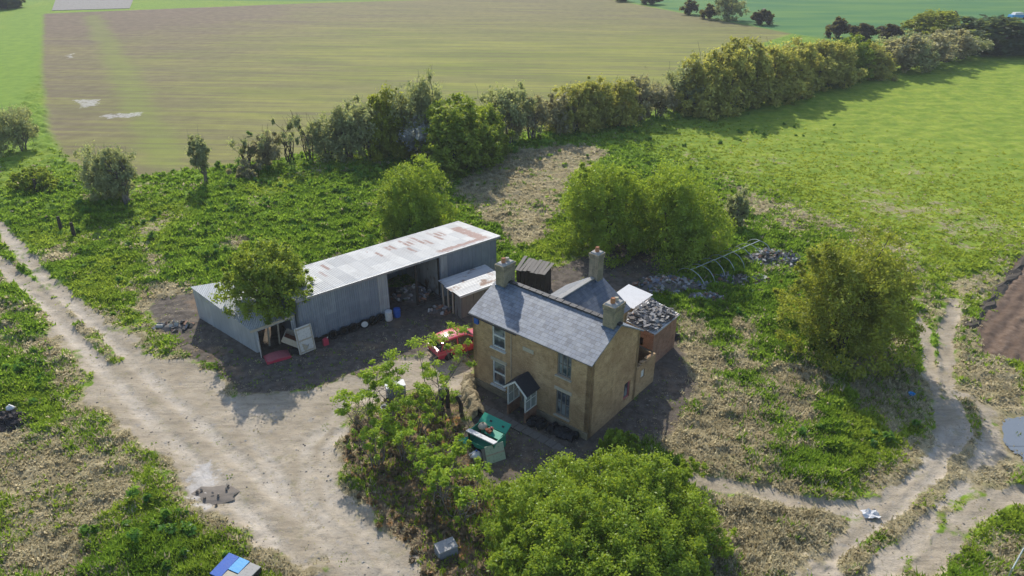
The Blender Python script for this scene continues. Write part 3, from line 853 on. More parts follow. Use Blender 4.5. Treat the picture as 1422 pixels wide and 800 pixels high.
def front_bush():
    base = (845, 770)
    p = at(*base); g = np.random.default_rng(5)
    def bl(px, py, z, r, rz=None):
        q = at(px, py, z) - p
        return (q.x, q.y, z), (r, r, rz or r * .85)
    L = [bl(735, 705, 1.7, 1.5), bl(700, 740, 1.2, 1.0), bl(790, 672, 2.3, 1.5), bl(850, 668, 2.6, 1.6), bl(905, 670, 2.4, 1.4), bl(800, 730, 2.5, 1.7),
         bl(880, 735, 2.4, 1.8), bl(950, 715, 1.6, 1.3), bl(985, 745, 1.0, 1.1), bl(940, 775, 1.4, 1.4), bl(780, 790, 1.8, 1.5), bl(860, 800, 2.0, 1.6), bl(715, 790, 1.2, 1.1)]
    for k in range(26):
        px, py = g.uniform(690, 1000), g.uniform(640, 790)
        e = (px - 845) / 170, (py - 720) / 95
        if e[0] ** 2 + e[1] ** 2 > 1.05: continue
        L.append(bl(px, py, 3.2 * max(.25, 1 - .6 * (e[0] ** 2 + e[1] ** 2)) * g.uniform(.8, 1.05), g.uniform(.35, .75)))
    ms = tree_meshes('dense', 4.2, 3.4, 3.0, 31, nmul=3.4, smul=.7, stems=7, blobs=([b[0] for b in L], [b[1] for b in L]))
    plant_tree('garden_bush', 'very large spreading bright green bush in the foreground below the cottage', 'bush', p, ms)
front_bush()

def sapling(label, base, top, hw, seed, n=1500):
    p = at(*base); h = max(1.2, height(base, top)); r = hw / ppm(p)
    g = np.random.default_rng(seed)
    mb = MB(); C = []; Rd = []
    ns = 6
    tl = at(top[0], top[1], h) - p
    for s in range(ns):
        w = 2 * math.pi * s / ns + g.random()
        k = .35 + .65 * g.random()
        e = Vector((tl.x * .7 + math.cos(w) * r * k, tl.y * .7 + math.sin(w) * r * k, h * (.72 + .25 * g.random())))
        a = Vector((math.cos(w) * .12, math.sin(w) * .12, -.2))
        limb(mb, a, e, .035, .012, g, .2, 5)
        C.append(tuple(e)); Rd.append((r * .34, r * .34, r * .26))
        for q in range(3):
            f = a.lerp(e, .45 + .45 * g.random())
            e2 = f + Vector((g.normal() * r * .4, g.normal() * r * .4, .25 + .3 * g.random()))
            limb(mb, f, e2, .016, .007, g, .2, 4)
            C.append(tuple(e2)); Rd.append((r * .24, r * .24, r * .18))
        for q in range(4):
            f = a.lerp(e, .2 + .7 * g.random())
            limb(mb, f, f + Vector((g.normal() * r * .4, g.normal() * r * .4, .1 + .5 * g.random())), .012, .005, g, .2, 3)
    V, tint, cc = leaves(g, C, Rd, int(n * 2.6), .066, .62, shell=.2, squash=.7)
    t = thing('sapling', label, 'sapling', p, 0, 'leafy saplings in the front garden')
    link('crown', np_mesh('crown', V, 4, 'leaf_sapling', {'tint': tint}), t)
    me = bpy.data.meshes.new('stem'); me.from_pydata([tuple(v) for v in mb.v], [], mb.f); me.update(); me.materials.append(MAT['pale_bark'])
    link('stem', me, t)
for i, (lb, b, tp, hw) in enumerate([
    ('leafy sapling at the far left tip of the garden thicket beside the gravel', (512, 612), (492, 532), 34),
    ('tall slim sapling with bright leaves at the back left of the thicket', (545, 590), (535, 500), 34),
    ('bright green sapling standing in front of the red car', (612, 560), (622, 468), 40),
    ('sapling with pale leaves just right of the white freezer', (585, 600), (600, 540), 28),
    ('wide green sapling in the middle of the garden thicket', (560, 640), (560, 580), 34),
    ('low leafy sapling behind the brown leaf litter at the gravel edge', (525, 650), (522, 590), 28),
    ('sapling leaning toward the green cart in the garden thicket', (612, 668), (622, 615), 32),
    ('sapling beneath the front corner of the green cart', (640, 722), (642, 655), 34),
    ('sapling at the lower end of the thicket next to the large bush', (610, 700), (615, 640), 34),
    ('bare stemmed sapling with a few leaves in the centre of the thicket', (590, 660), (585, 610), 26)]):
    sapling(lb, b, tp, hw, 300 + i, 1250 if i != 9 else 350)

# --- hedgerow along the field edge: a few crowns of each kind, copied along the line
HEDGE = [  # base px, top px, half width px, style
    ((345, 238), (352, 180), 24, 'bare'), ((372, 232), (368, 185), 20, 'dun'), ((404, 226), (408, 168), 22, 'bare'), ((430, 224), (432, 160), 22, 'bare'), ((458, 220), (462, 165), 24, 'grey'),
    ((486, 219), (488, 150), 28, 'grey'), ((515, 219), (516, 135), 30, 'grey'), ((543, 218), (548, 118), 32, 'olive'), ((572, 218), (575, 122), 30, 'grey'),
    ((600, 220), (604, 114), 30, 'grey'), ((596, 226), (600, 160), 38, 'blossom'), ((640, 236), (642, 128), 48, 'mid'), ((676, 218), (674, 140), 30, 'mid'),
    ((708, 202), (712, 116), 30, 'grey'), ((738, 194), (738, 135), 26, 'dun'), ((768, 186), (770, 125), 24, 'dun'), ((796, 182), (800, 112), 30, 'willow'), ((826, 178), (828, 105), 28, 'willow'),
    ((856, 174), (860, 108), 28, 'willow'), ((888, 168), (890, 108), 26, 'dun'), ((915, 164), (916, 118), 22, 'dun'), ((948, 158), (952, 88), 30, 'grey'), ((972, 158), (975, 66), 34, 'willow'),
    ((1000, 154), (1003, 60), 36, 'willow'), ((1032, 146), (1034, 50), 36, 'willow'), ((1064, 138), (1066, 54), 36, 'willow'), ((1096, 130), (1098, 52), 34, 'willow'), ((1126, 122), (1128, 56), 32, 'willow'),
    ((1150, 118), (1154, 50), 28, 'willow'), ((1176, 110), (1178, 46), 26, 'mid'), ((1206, 108), (1208, 58), 26, 'willow'), ((1232, 102), (1234, 46), 28, 'dun'), ((1258, 98), (1260, 50), 28, 'grey'), ((1284, 92), (1288, 46), 28, 'dun'),
    ((1312, 86), (1316, 42), 28, 'dun'), ((1334, 82), (1336, 48), 22, 'grey'), ((1376, 74), (1378, 22), 48, 'dark'), ((1424, 72), (1424, 36), 34, 'dark')]
WORD = dict(bare='nearly leafless dark twigged', grey='thin grey green', dun='dun brown sparsely leaved', willow='yellow green feathery', mid='dense mid green', olive='olive green', blossom='pale grey blossoming', dark='dark green rounded')
ORD = ['first', 'second', 'third', 'fourth', 'fifth', 'sixth', 'seventh', 'eighth', 'ninth', 'tenth', 'eleventh', 'twelfth', 'thirteenth', 'fourteenth']
proto = {}; seen = {}; total = {}
for hd in HEDGE: total[hd[3]] = total.get(hd[3], 0) + 1
HSCALE = dict(willow=5.6, grey=5.0, dun=4.2, mid=5.2, olive=5, bare=4.2, blossom=4.2, dark=6)
for i, (b, tp, hw, st) in enumerate(HEDGE):
    p = at(*b); h = height(b, tp); r = 1.18 * hw / ppm(p)
    k = seen.get(st, 0); seen[st] = k + 1
    key = (st, k % 3)
    if key not in proto:
        proto[key] = tree_meshes(st, HSCALE[st], HSCALE[st] * .42, HSCALE[st] * .42, 500 + len(proto), nmul=1.0, stems=6)
    H0 = HSCALE[st]
    if total[st] == 1: lab = f'{WORD[st]} tree, the only one of its kind in the hedgerow'
    else: lab = f'{WORD[st]} hedge tree, {ORD[k]} of its kind from the left'
    plant_tree('hedge_tree', lab, 'tree', p, proto[key], rnd.random() * 6.28, (r / (H0 * .42), r / (H0 * .42), h / H0), 'trees of the field hedgerow')

px_tree('field_tree', 'wide ragged olive green tree, left of the twin trees by the field corner', 'grey', (152, 276), (150, 196), 30, 61, nmul=1.5, stems=4)
px_tree('field_tree', 'narrow ragged tree with a dark trunk, right of the twin trees by the field corner', 'grey', (177, 284), (182, 198), 24, 62, nmul=1.1, stems=2)
px_tree('field_tree', 'small leaning tree standing alone at the lower field edge', 'grey', (288, 258), (281, 186), 15, 63, nmul=.8, stems=1, lean=(-.5, 0), z0=.3)
px_tree('bramble_bush', 'grey green bramble bush beside the mown lane, far left', 'grey', (34, 212), (33, 150), 30, 64, nmul=1.6, cat='bush', z0=0.0)
px_tree('low_shrub', 'low dark shrub in the rough grass beneath the bramble bush', 'mid', (52, 262), (55, 232), 30, 65, nmul=.6, cat='bush', z0=0.0)
px_tree('low_shrub', 'small twiggy shrub under the leafless hedge trees', 'dun', (350, 246), (352, 222), 22, 66, nmul=.7, cat='bush', z0=0.0)
px_tree('low_shrub', 'thin grey shrub at the right side of the touching pair of trees', 'grey', (1020, 318), (1022, 252), 20, 67, nmul=.7, cat='bush')
px_tree('low_shrub', 'small green shrub on the house end of the ruined lean-to shed', 'mid', (676, 408), (668, 375), 14, 68, nmul=.35, cat='bush', z0=0.0)
px_tree('low_shrub', 'low leafy shrub poking up at the front right corner of the cottage', 'dense', (862, 632), (868, 606), 34, 69, nmul=.3, cat='bush', z0=0.0)

# far shrubs along the next field
FARS = [((905, 6), (905, -10), 14, 'brown', 'dark clipped thorn bush at the top edge of the picture'), ((862, 2), (862, -12), 12, 'brown', 'dark bush farthest left on the far field boundary'),
        ((957, 20), (957, -2), 12, 'brown', 'dark round thorn bush left of the pale far tree'), ((985, 26), (985, 4), 12, 'brown', 'dark round thorn bush touching the pale far tree'),
        ((1008, 28), (1008, -10), 22, 'grey', 'pale green open tree on the far field boundary'), ((1055, 34), (1055, 11), 14, 'brown', 'dark round thorn bush standing alone on the far boundary'),
        ((1163, 52), (1163, 22), 15, 'brown', 'dark thorn bush behind the hedgerow, left of three'), ((1192, 56), (1192, 30), 16, 'brown', 'dark thorn bush behind the hedgerow, middle of three'),
        ((1230, 56), (1230, 31), 15, 'brown', 'dark thorn bush behind the hedgerow, right of three'), ((1296, 50), (1298, 12), 34, 'olive', 'rounded pale green tree beyond the hedgerow'),
        ((1318, 40), (1318, 14), 9, 'brown', 'small dark pointed bush next to the rounded far tree'), ((8, 12), (8, -14), 20, 'dark', 'dark evergreen bush in the top left corner')]
fp = {}
for i, (b, tp, hw, st, lab) in enumerate(FARS):
    p = at(*b); h = height(b, tp); r = hw / ppm(p)
    if st not in fp: fp[st] = tree_meshes(st, 5, 2.4, 2.4, 700 + i, nmul=.8, smul=1.3, z0=0.0)
    plant_tree('far_bush', lab, 'bush', p, fp[st], rnd.random() * 6, (r / 2.4, r / 2.4, h / 5), 'bushes on the far field boundary')

# weeds, nettles and litter
def undergrowth():
    spots = []
    g = np.random.default_rng(17)
    for i in range(len(HEDGE_LINE) - 1):
        a, b = HEDGE_LINE[i], HEDGE_LINE[i + 1]; L = np.linalg.norm(b - a)
        for k in range(int(L / .9)):
            q = a + (b - a) * g.random() + g.normal(0, 1.3, 2) + np.array([.5, -1.0])
            spots.append((q[0], q[1], .5 + .7 * g.random(), .35 + .4 * g.random()))
    for c, r, n in [((760, 200), 40, 40), ((880, 195), 60, 40), ((1060, 175), 60, 30), ((300, 270), 120, 60), ((470, 260), 70, 70), ((560, 235), 60, 40), ((1110, 520), 40, 14), ((1215, 610), 35, 14), ((1140, 590), 40, 10),
                    ((230, 730), 60, 12), ((330, 760), 40, 8), ((1060, 440), 50, 24), ((1000, 400), 40, 20), ((120, 290), 70, 40), ((60, 500), 40, 12), ((1390, 770), 25, 8), ((90, 760), 60, 10), ((810, 395), 40, 8)]:
        for k in range(n):
            p = at(c[0] + g.normal() * r * .6, c[1] + g.normal() * r * .25)
            spots.append((p.x, p.y, .3 + .45 * g.random(), .22 + .3 * g.random()))
    for k in range(170):
        p = at(g.uniform(60, 560), g.uniform(235, 400)) if k < 110 else at(g.uniform(0, 300), g.uniform(430, 790))
        spots.append((p.x, p.y, .35 + .7 * g.random(), .25 + .35 * g.random()))
    S = np.array(spots); m = masks(S[:, 0], S[:, 1])
    ok = (m['track'] < .3) & (m['built'] < .2) & (m['soil'] < .6) & ((m['dry'] < .45) | (np.arange(len(S)) % 6 == 0)); S = S[ok]
    z = relief(S[:, 0], S[:, 1], {k: v[ok] for k, v in m.items()})
    C = np.stack([S[:, 0], S[:, 1], z + S[:, 3] * .3], 1); Rd = np.stack([S[:, 2], S[:, 2], S[:, 3]], 1)
    V, tint, cc = leaves(g, C, Rd, 52000, .12, .4, shell=.3)
    V[..., 2] = np.maximum(V[..., 2], .02)
    tag(link('undergrowth', np_mesh('undergrowth', V, 4, 'nettle', {'tint': tint})), 'dark green nettles and weeds under the hedge and round the plot', 'weeds', kind='stuff')
    # fallen leaves and dead stalks under the thicket
    n = 9000
    q = np.stack([g.uniform(-9, 0, n * 3), g.uniform(18, 36, n * 3)], 1)
    mm = masks(q[:, 0], q[:, 1]); ok = g.random(n * 3) < mm['litter'] * (.3 + fbm(q[:, 0] * .9, q[:, 1] * .9, 83)); q = q[ok][:n]
    zz = relief(q[:, 0], q[:, 1], {k: v[ok][:n] for k, v in mm.items()})
    C = np.stack([q[:, 0], q[:, 1], zz + .06], 1)
    V, tint, cc = leaves(g, C, np.full((len(C), 3), .18), 26000, .07, .6, shell=.1)
    tint = np.clip(fbm(V[:, 0, 0] * .8, V[:, 0, 1] * .8, 87) * 1.6 - .3 + g.normal(0, .2, len(V)), 0, 1)
    tag(link('leaf_litter', np_mesh('leaf_litter', V, 4, 'litter', {'tint': tint})), 'brown and orange dead leaves and stalks lying under the saplings', 'leaf litter', kind='stuff')
undergrowth()

def stones():
    g = np.random.default_rng(29); n = 30000
    rr = 18 * (75 / 18) ** g.random(n); aa = R(45) + R(90) * g.random(n)
    X = rr * np.cos(aa); Y = rr * np.sin(aa); m = masks(X, Y)
    k = g.random(n) < np.maximum(m['track'] * .30, m['soil'] * (1 - m['built']) * .28) * (.2 + 1.2 * sstep(.45, .65, fbm(X * .7, Y * .7, 91)))
    X, Y = X[k], Y[k]; Z = relief(X, Y, {q: v[k] for q, v in m.items()}); n = len(X)
    s = (.025 + .055 * g.random(n) ** 3)[:, None] * (.7 + .6 * g.random((n, 3))); s[:, 2] *= .6
    a = g.random(n) * 6.28; ca, sa = np.cos(a), np.sin(a)
    def P(x, y, z): return np.stack([X + (x * ca - y * sa) * s[:, 0], Y + (x * sa + y * ca) * s[:, 1], Z + z * s[:, 2]], -1)
    e = [P(1, .2, .1), P(.2, 1, .1), P(-1, .1, .1), P(-.1, -1, .1), P(.2, .1, 1)]
    V = np.stack([np.stack([e[i], e[(i + 1) % 4], e[4]], 1) for i in range(4)], 1).reshape(-1, 3, 3)
    rubble_mat('stone_chips', [(.38, .34, .28), (.24, .22, .19), (.46, .43, .38), (.18, .16, .14), (.34, .29, .22)])
    tag(link('stones', np_mesh('stones', V, 3, 'stone_chips', {'tint': np.repeat(g.random(n), 4)})), 'small loose stones scattered over the dirt tracks and yard', 'stones', kind='stuff')
stones()

# ------------------------------------------------------------------ cottage
TH = R(-39.9)
HO = Vector((-2.287, 35.074, 0))                # front left corner of the cottage
HU = Vector((math.cos(TH), math.sin(TH), 0)); HN = Vector((-HU.y, HU.x, 0))
def hloc(x, y, z=0): return HO + HU * x + HN * y + Vector((0, 0, z))
L_, D_ = 8.3, 4.85
EV, BV, RY, RZ = 5.02, 4.72, 2.45, 6.2          # front eave, back eave, ridge
WINS = [(1.5, 2.48, .68, 2.32), (1.5, 2.48, 3.27, 4.80), (6.12, 7.05, .74, 2.36), (6.12, 7.05, 3.36, 4.78)]

def window(parent, x0, x1, z0, z1, y=0.09, mat='white_paint', bars='sash'):
    w = MB(); t = .075
    for a, b, c, d in ((x0, x0 + t, z0, z1), (x1 - t, x1, z0, z1), (x0 + t, x1 - t, z0, z0 + t), (x0 + t, x1 - t, z1 - t, z1)):
        w.box(((a + b) / 2, y, (c + d) / 2), (b - a - .003, .09, d - c - .003))
    zm = (z0 + z1) / 2
    if bars == 'sash': w.box(((x0 + x1) / 2, y - .004, zm), (x1 - x0 - 2 * t, .08, .085))
    else:
        for k in (1, 2): w.box((x0 + (x1 - x0) * k / 3, y - .004, zm), (.04, .07, z1 - z0 - 2 * t))
        w.box(((x0 + x1) / 2, y - .002, zm), (x1 - x0 - 2 * t, .06, .035))
    f = w.build('window', mat, parent)
    MB().box(((x0 + x1) / 2, y + .02, zm), (x1 - x0 - .05, .015, z1 - z0 - .05)).build('pane', 'glass', f)
    if mat == 'white_paint':
        MB().box(((x0 + x1) / 2, -.045, z0 - .045), (x1 - x0 + .16, .21, .08)).build('sill', 'dull_white', f)
    else:
        MB().box(((x0 + x1) / 2, -.035, z0 - .045), (x1 - x0 + .12, .18, .07)).build('sill', 'pale_stone', f)
    return f

def chimney(parent, x, y, z0, z1, sx, sy, pots=2, lean=0.0, capmat='stack_brick'):
    c = MB()
    c.box((x, y, (z0 + z1) / 2), (sx, sy, z1 - z0))
    c.box((x, y, z1 - .30), (sx + .07, sy + .07, .09)); c.box((x, y, z1 - .09), (sx + .10, sy + .10, .18))
    ch = c.build('chimney', 'stack_brick', parent)
    MB().box((x, y, z1 + .03), (sx + .02, sy + .02, .10), taper=.8).build('mortar_cap', 'concrete', ch)
    for k in range(pots):
        o = (k - (pots - 1) / 2) * .34
        px, py = (x + o, y) if sx > sy else (x, y + o)
        hp = (.30, .20, .34)[k % 3]
        MB().lathe([(.12, z1 + .06), (.135, z1 + .08 + hp * .5), (.11, z1 + .08 + hp), (.08, z1 + .06 + hp)], (px, py, 0), 10).build('chimney_pot', 'terracotta' if k % 2 == 0 else 'pale_stone', ch)
    MB().box((x, y - sy / 2 - .03, z0 + .12), (sx + .06, .05, .34)).build('flashing', 'lead', ch)
    return ch

def roof_slab(mb, a, b, c, d, th=.07): mb.quad(a, b, c, d, th)

def cottage():
    T = thing('cottage', 'two storey derelict buff brick cottage with grey slate roof and three chimneys', 'house', HO, TH)
    w = MB()
    w.wall((0, 0, 0), (1, 0, 0), L_, EV, WINS, .28)
    gw = (3.55, 4.2, .55, 1.7)
    w.wall((L_, 0, 0), (0, 1, 0), D_, BV, [gw], .28)
    w.wall((L_, D_, 0), (-1, 0, 0), L_, BV, [], .28)
    w.wall((0, D_, 0), (0, -1, 0), D_, BV, [], .28)
    for x, e in ((L_, -.28), (.28, -.28)):
        w.poly([(x, 0, BV), (x, D_, BV), (x, RY, RZ - .06), (x, 0, EV)], (e, 0, 0))
    # rear wing
    wx0, wx1, wy1, we, wr, wxm = 1.7, 6.1, 7.05, 4.45, 5.95, 3.95
    w.wall((wx1, D_, 0), (0, 1, 0), wy1 - D_, we, [], .25)
    w.wall((wx1, wy1, 0), (-1, 0, 0), wx1 - wx0, we, [], .25)
    w.wall((wx0, wy1, 0), (0, -1, 0), wy1 - D_, we, [], .25)
    w.poly([(wx0, wy1, we), (wx1, wy1, we), (wxm, wy1, wr - .06)], (0, -.25, 0))
    w.build('wall', 'buff_brick', T)
    pl = MB(); pl.box((L_ / 2, -.035, .18), (L_ + .02, .06, .5)); pl.build('plinth', 'stack_brick', T)
    r = MB(); o = .12
    r.quad((-o, -.22, EV - .07), (L_ + o, -.22, EV - .07), (L_ + o, RY, RZ), (-o, RY, RZ), .07)
    r.quad((L_ + o, D_ + .15, BV - .06), (-o, D_ + .15, BV - .06), (-o, RY, RZ), (L_ + o, RY, RZ), .07)
    ro = r.build('roof', 'slate', T)
    rt = MB()
    k = int((L_ + 2 * o) / .45)
    for i in range(k):
        x = -o + (i + .5) * (L_ + 2 * o) / k
        rt.box((x, RY, RZ + .015), (.43, .30, .09), (R(rnd.uniform(-3, 3)), R(rnd.uniform(-1.5, 1.5)), R(rnd.uniform(-2, 2))))
    rt.build('ridge_tile', 'dark_slate', ro)
    wr_ = MB()
    wr_.quad((wx1 + .2, wy1 + .1, we - .1), (wxm, wy1 + .1, wr), (wxm, RY + .35, wr), (wx1 + .2, D_ - 1.35, we - .1), .07)
    wr_.quad((wxm, wy1 + .1, wr), (wx0 - .2, wy1 + .1, we - .1), (wx0 - .2, D_ - 1.35, we - .1), (wxm, RY + .35, wr), .07)
    wro = wr_.build('rear_roof', 'dark_slates', T)
    MB().box((wxm, (wy1 + RY) / 2 + .3, wr + .02), (.28, wy1 - RY - .5, .08)).build('ridge_tile', 'concrete', wro)
    for q in WINS[:2]: window(T, *q)
    for q in WINS[2:]: window(T, *q, mat='grey_wood', bars='casement')
    for q in WINS:                                   # pale lintels
        pass
    for x0, x1, z0, z1 in (WINS[0], WINS[2]): MB().box(((x0 + x1) / 2, -.012, z1 + .12), (x1 - x0 + .22, .05, .2)).build('lintel', 'pale_stone', T)
    MB().box((4.15, -.012, 4.05), (.75, .04, .24)).build('date_stone', 'pale_stone', T)
    MB().box((.36, -.06, 4.52), (.30, .12, .36)).build('alarm_box', 'blue_plastic', T)
    # gutter and pipe
    g = MB(); g.tube([(-.1, -.27, EV - .12), (2.4, -.27, EV - .15), (L_ * .42, -.27, EV - .13)], .045, 6); g.build('gutter', 'black_plastic', T)
    p = MB(); p.tube([(2.95, -.05, EV - .2), (2.95, -.05, 2.4), (2.97, -.05, .1)], .022, 6); p.build('downpipe', 'pale_stone', T)
    # gable window
    f = MB()
    y0, y1, z0, z1 = gw
    for a, b, c, d in ((y0, y0 + .07, z0, z1), (y1 - .07, y1, z0, z1), (y0 + .07, y1 - .07, z0, z0 + .07), (y0 + .07, y1 - .07, z1 - .07, z1)):
        f.box((L_ - .10, (a + b) / 2, (c + d) / 2), (.08, b - a - .003, d - c - .003))
    fr = f.build('window', 'faded_red', T)
    MB().box((L_ - .13, (y0 + y1) / 2, (z0 + z1) / 2), (.015, y1 - y0 - .05, z1 - z0 - .05)).build('pane', 'glass', fr)
    chimney(T, .12 + .35, RY - .05, RZ - .45, RZ + 1.15, .62, 1.0, 2)
    chimney(T, L_ - .42, RY, RZ - .45, RZ + 1.1, .68, .95, 2)
    chimney(T, wxm, wy1 - .35, wr - .4, wr + 1.55, .62, .62, 1)
    # porch
    x0, x1, yf, ez, az = 3.50, 4.85, -1.08, 1.98, 2.62; xm = (x0 + x1) / 2
    b = MB()
    b.box((x0 + .06, yf / 2, .35), (.12, -yf - .03, .7)); b.box((x1 - .06, yf / 2, .35), (.12, -yf - .03, .7))
    P = b.build('porch', 'red_brick', T)
    fr = MB()
    def bar(a, c, t=.075): fr.tube([a, c], t * .62, 4)
    for x in (x0 + .06, x1 - .06):
        bar((x, yf + .05, .7), (x, yf + .05, ez)); bar((x, -.06, .7), (x, -.06, ez)); bar((x, yf + .05, ez), (x, -.06, ez)); bar((x, yf + .05, .74), (x, -.06, .74))
        bar((x, yf / 2, .7), (x, yf / 2, ez), .05); bar((x, yf + .05, 1.4), (x, -.06, 1.4), .05)
    bar((x0 + .06, yf + .05, .02), (x0 + .06, yf + .05, .8)); bar((x1 - .06, yf + .05, .02), (x1 - .06, yf + .05, .8))
    bar((x0 + .06, yf + .05, ez), (xm, yf + .05, az - .06)); bar((x1 - .06, yf + .05, ez), (xm, yf + .05, az - .06))
    fr.build('porch_frame', 'white_paint', P)
    gl = MB()
    for x in (x0 + .06, x1 - .06): gl.box((x, yf / 2, 1.36), (.012, -yf - .14, 1.2))
    gl.build('pane', 'clear_glass', P)
    pr = MB()
    pr.quad((x0 - .16, yf - .06, ez - .08), (xm, yf - .06, az), (xm, -.003, az), (x0 - .16, -.003, ez - .08), -.05)
    pr.quad((xm, yf - .06, az), (x1 + .16, yf - .06, ez - .08), (x1 + .16, -.003, ez - .08), (xm, -.003, az), -.05)
    pr.build('porch_roof', 'dark_slate', P)
    for sx in (-1, 1):
        e0 = Vector((xm, yf - .09, az + .03)); e1 = Vector((xm + sx * (xm - x0 + .17), yf - .09, ez - .06)); dz = Vector((0, 0, -.13))
        MB().quad(e0, e1, e1 + dz, e0 + dz, .03 * sx).build('barge_board', 'white_paint', P)
    d = MB(); d.box((xm, -.02, 1.0), (.82, .06, 1.98)); d.build('door', 'grey_wood', T)
    return T
cottage()

# ------------------------------------------------------------------ outbuildings behind the cottage
def outbuildings():
    # roofless lean-to against the back of the cottage
    o = hloc(6.35, D_ + .03)
    T = thing('roofless_outhouse', 'low roofless buff brick outhouse with a jagged wall top at the cottage back corner', 'outhouse', o, TH)
    w = MB()
    X1, Y1 = 1.93, 2.2
    w.wall((X1, 0, 0), (0, 1, 0), Y1, 1.95, [(.55, 1.0, 1.05, 1.62)], .22)
    w.wall((X1 - .23, Y1, 0), (-1, 0, 0), X1 - .23, 2.1, [], .22)
    for k in range(12): w.box((X1 - .11, .12 + k * .18, 1.98 + rnd.random() * .12), (.20, .17, .06 + .18 * rnd.random()))
    w.build('wall', 'buff_brick', T)
    b = MB(); b.quad((.05, .05, 3.75), (.05, Y1 - .05, 2.2), (X1 - .55, Y1 - .05, 2.15), (X1 - .6, .05, 3.7), .06)
    b.build('broken_roof', 'rust', T)
    for k in range(4): MB().tube([(.4 + k * .42, .05, 3.6), (.42 + k * .42, Y1, 2.05)], .05, 4).build('rafter', 'dark_wood', T)
    f = MB(); f.box((X1 - .1, .78, 1.33), (.06, .42, .54)); f.build('window', 'white_paint', T)
    # brick outbuilding with a fallen slate roof
    o = hloc(5.3, 8.3)
    T = thing('brick_outbuilding', 'small red brick outbuilding under a heap of broken grey slates behind the cottage', 'outbuilding', o, TH)
    w = MB(); X1, Y1 = 2.1, 3.0
    w.wall((X1, 0, 0), (0, 1, 0), Y1, 2.45, [], .22); w.wall((0, 0, 0), (1, 0, 0), X1 - .23, 2.5, [(.7, 1.4, .05, 1.9)], .22)
    w.wall((X1 - .23, Y1, 0), (-1, 0, 0), X1 - .23, 2.7, [], .22); w.wall((0, Y1 - .23, 0), (0, -1, 0), Y1 - .46, 2.8, [], .22)
    w.build('wall', 'red_brick', T)
    r = MB(); r.quad((-.1, -.15, 2.75), (X1 + .12, -.12, 2.52), (X1 + .12, Y1 + .1, 2.55), (-.1, Y1 + .1, 2.95), .08)
    ro = r.build('roof', 'tin_scrap', T)
    s = MB()
    for k in range(240):
        x, y = rnd.uniform(0, X1), rnd.uniform(0, Y1)
        s.box((x, y, 2.86 - x * .12 + rnd.random() * .16), (rnd.uniform(.15, .4), rnd.uniform(.12, .32), .025), (R(rnd.gauss(0, 18)), R(rnd.gauss(0, 18)), rnd.random() * 3), rnd.random())
    s.build('broken_slates', 'rubble_roof', ro, tint=True)
    # white roofed lean-to
    o = hloc(3.25, 9.95)
    T = thing('white_roofed_shed', 'small shed with a flat white tin roof behind the cottage chimney', 'shed', o, TH)
    w = MB(); w.wall((1.6, 0, 0), (0, 1, 0), 2.2, 2.65, [], .12); w.wall((0, 0, 0), (1, 0, 0), 1.47, 2.7, [(.3, 1.1, .02, 1.9)], .12)
    w.wall((1.47, 2.2, 0), (-1, 0, 0), 1.47, 2.7, [], .12); w.wall((0, 2.07, 0), (0, -1, 0), 1.94, 2.75, [], .12)
    w.build('wall', 'grey_wood', T)
    MB().quad((-.15, -.2, 2.86), (1.75, -.15, 2.72), (1.75, 2.35, 2.72), (-.15, 2.35, 2.88), .04).build('roof', 'sheet_white', T)
    # ruin behind the cottage, seen over the ridge
    p = at(742, 402)
    T = thing('ruined_privy', 'dark ruined wooden privy with a broken board roof behind the cottage ridge', 'shed', p, R(-25))
    w = MB()
    for k in range(7): w.box((-1.0 + k * .33, -.7, .85 + .1 * rnd.random()), (.30, .05, 1.7 + .25 * rnd.random()), (R(rnd.gauss(0, 3)), R(rnd.gauss(0, 2)), 0))
    for k in range(4): w.box((1.05, -.55 + k * .36, .85), (.05, .33, 1.7 + .2 * rnd.random()), (0, R(rnd.gauss(0, 3)), 0))
    w.box((-1.12, 0, .8), (.05, 1.4, 1.6)); w.box((0, .72, .8), (2.1, .05, 1.6))
    w.build('wall', 'dark_wood', T)
    r = MB()
    for k in range(8): r.box((-1.1 + k * .31, 0, 1.95 + .06 * rnd.random()), (.28, 1.7 + .3 * rnd.random(), .04), (R(6 + rnd.gauss(0, 3)), R(rnd.gauss(0, 4)), R(rnd.gauss(0, 3))))
    r.build('roof', 'grey_wood', T)
outbuildings()

# ------------------------------------------------------------------ the barn
BT = R(38.7)
BO = Vector((-13.74, 39.1, 0)); BU = Vector((math.cos(BT), math.sin(BT), 0)); BN = Vector((-BU.y, BU.x, 0))
def bloc(x, y, z=0): return BO + BU * x + BN * y + Vector((0, 0, z))

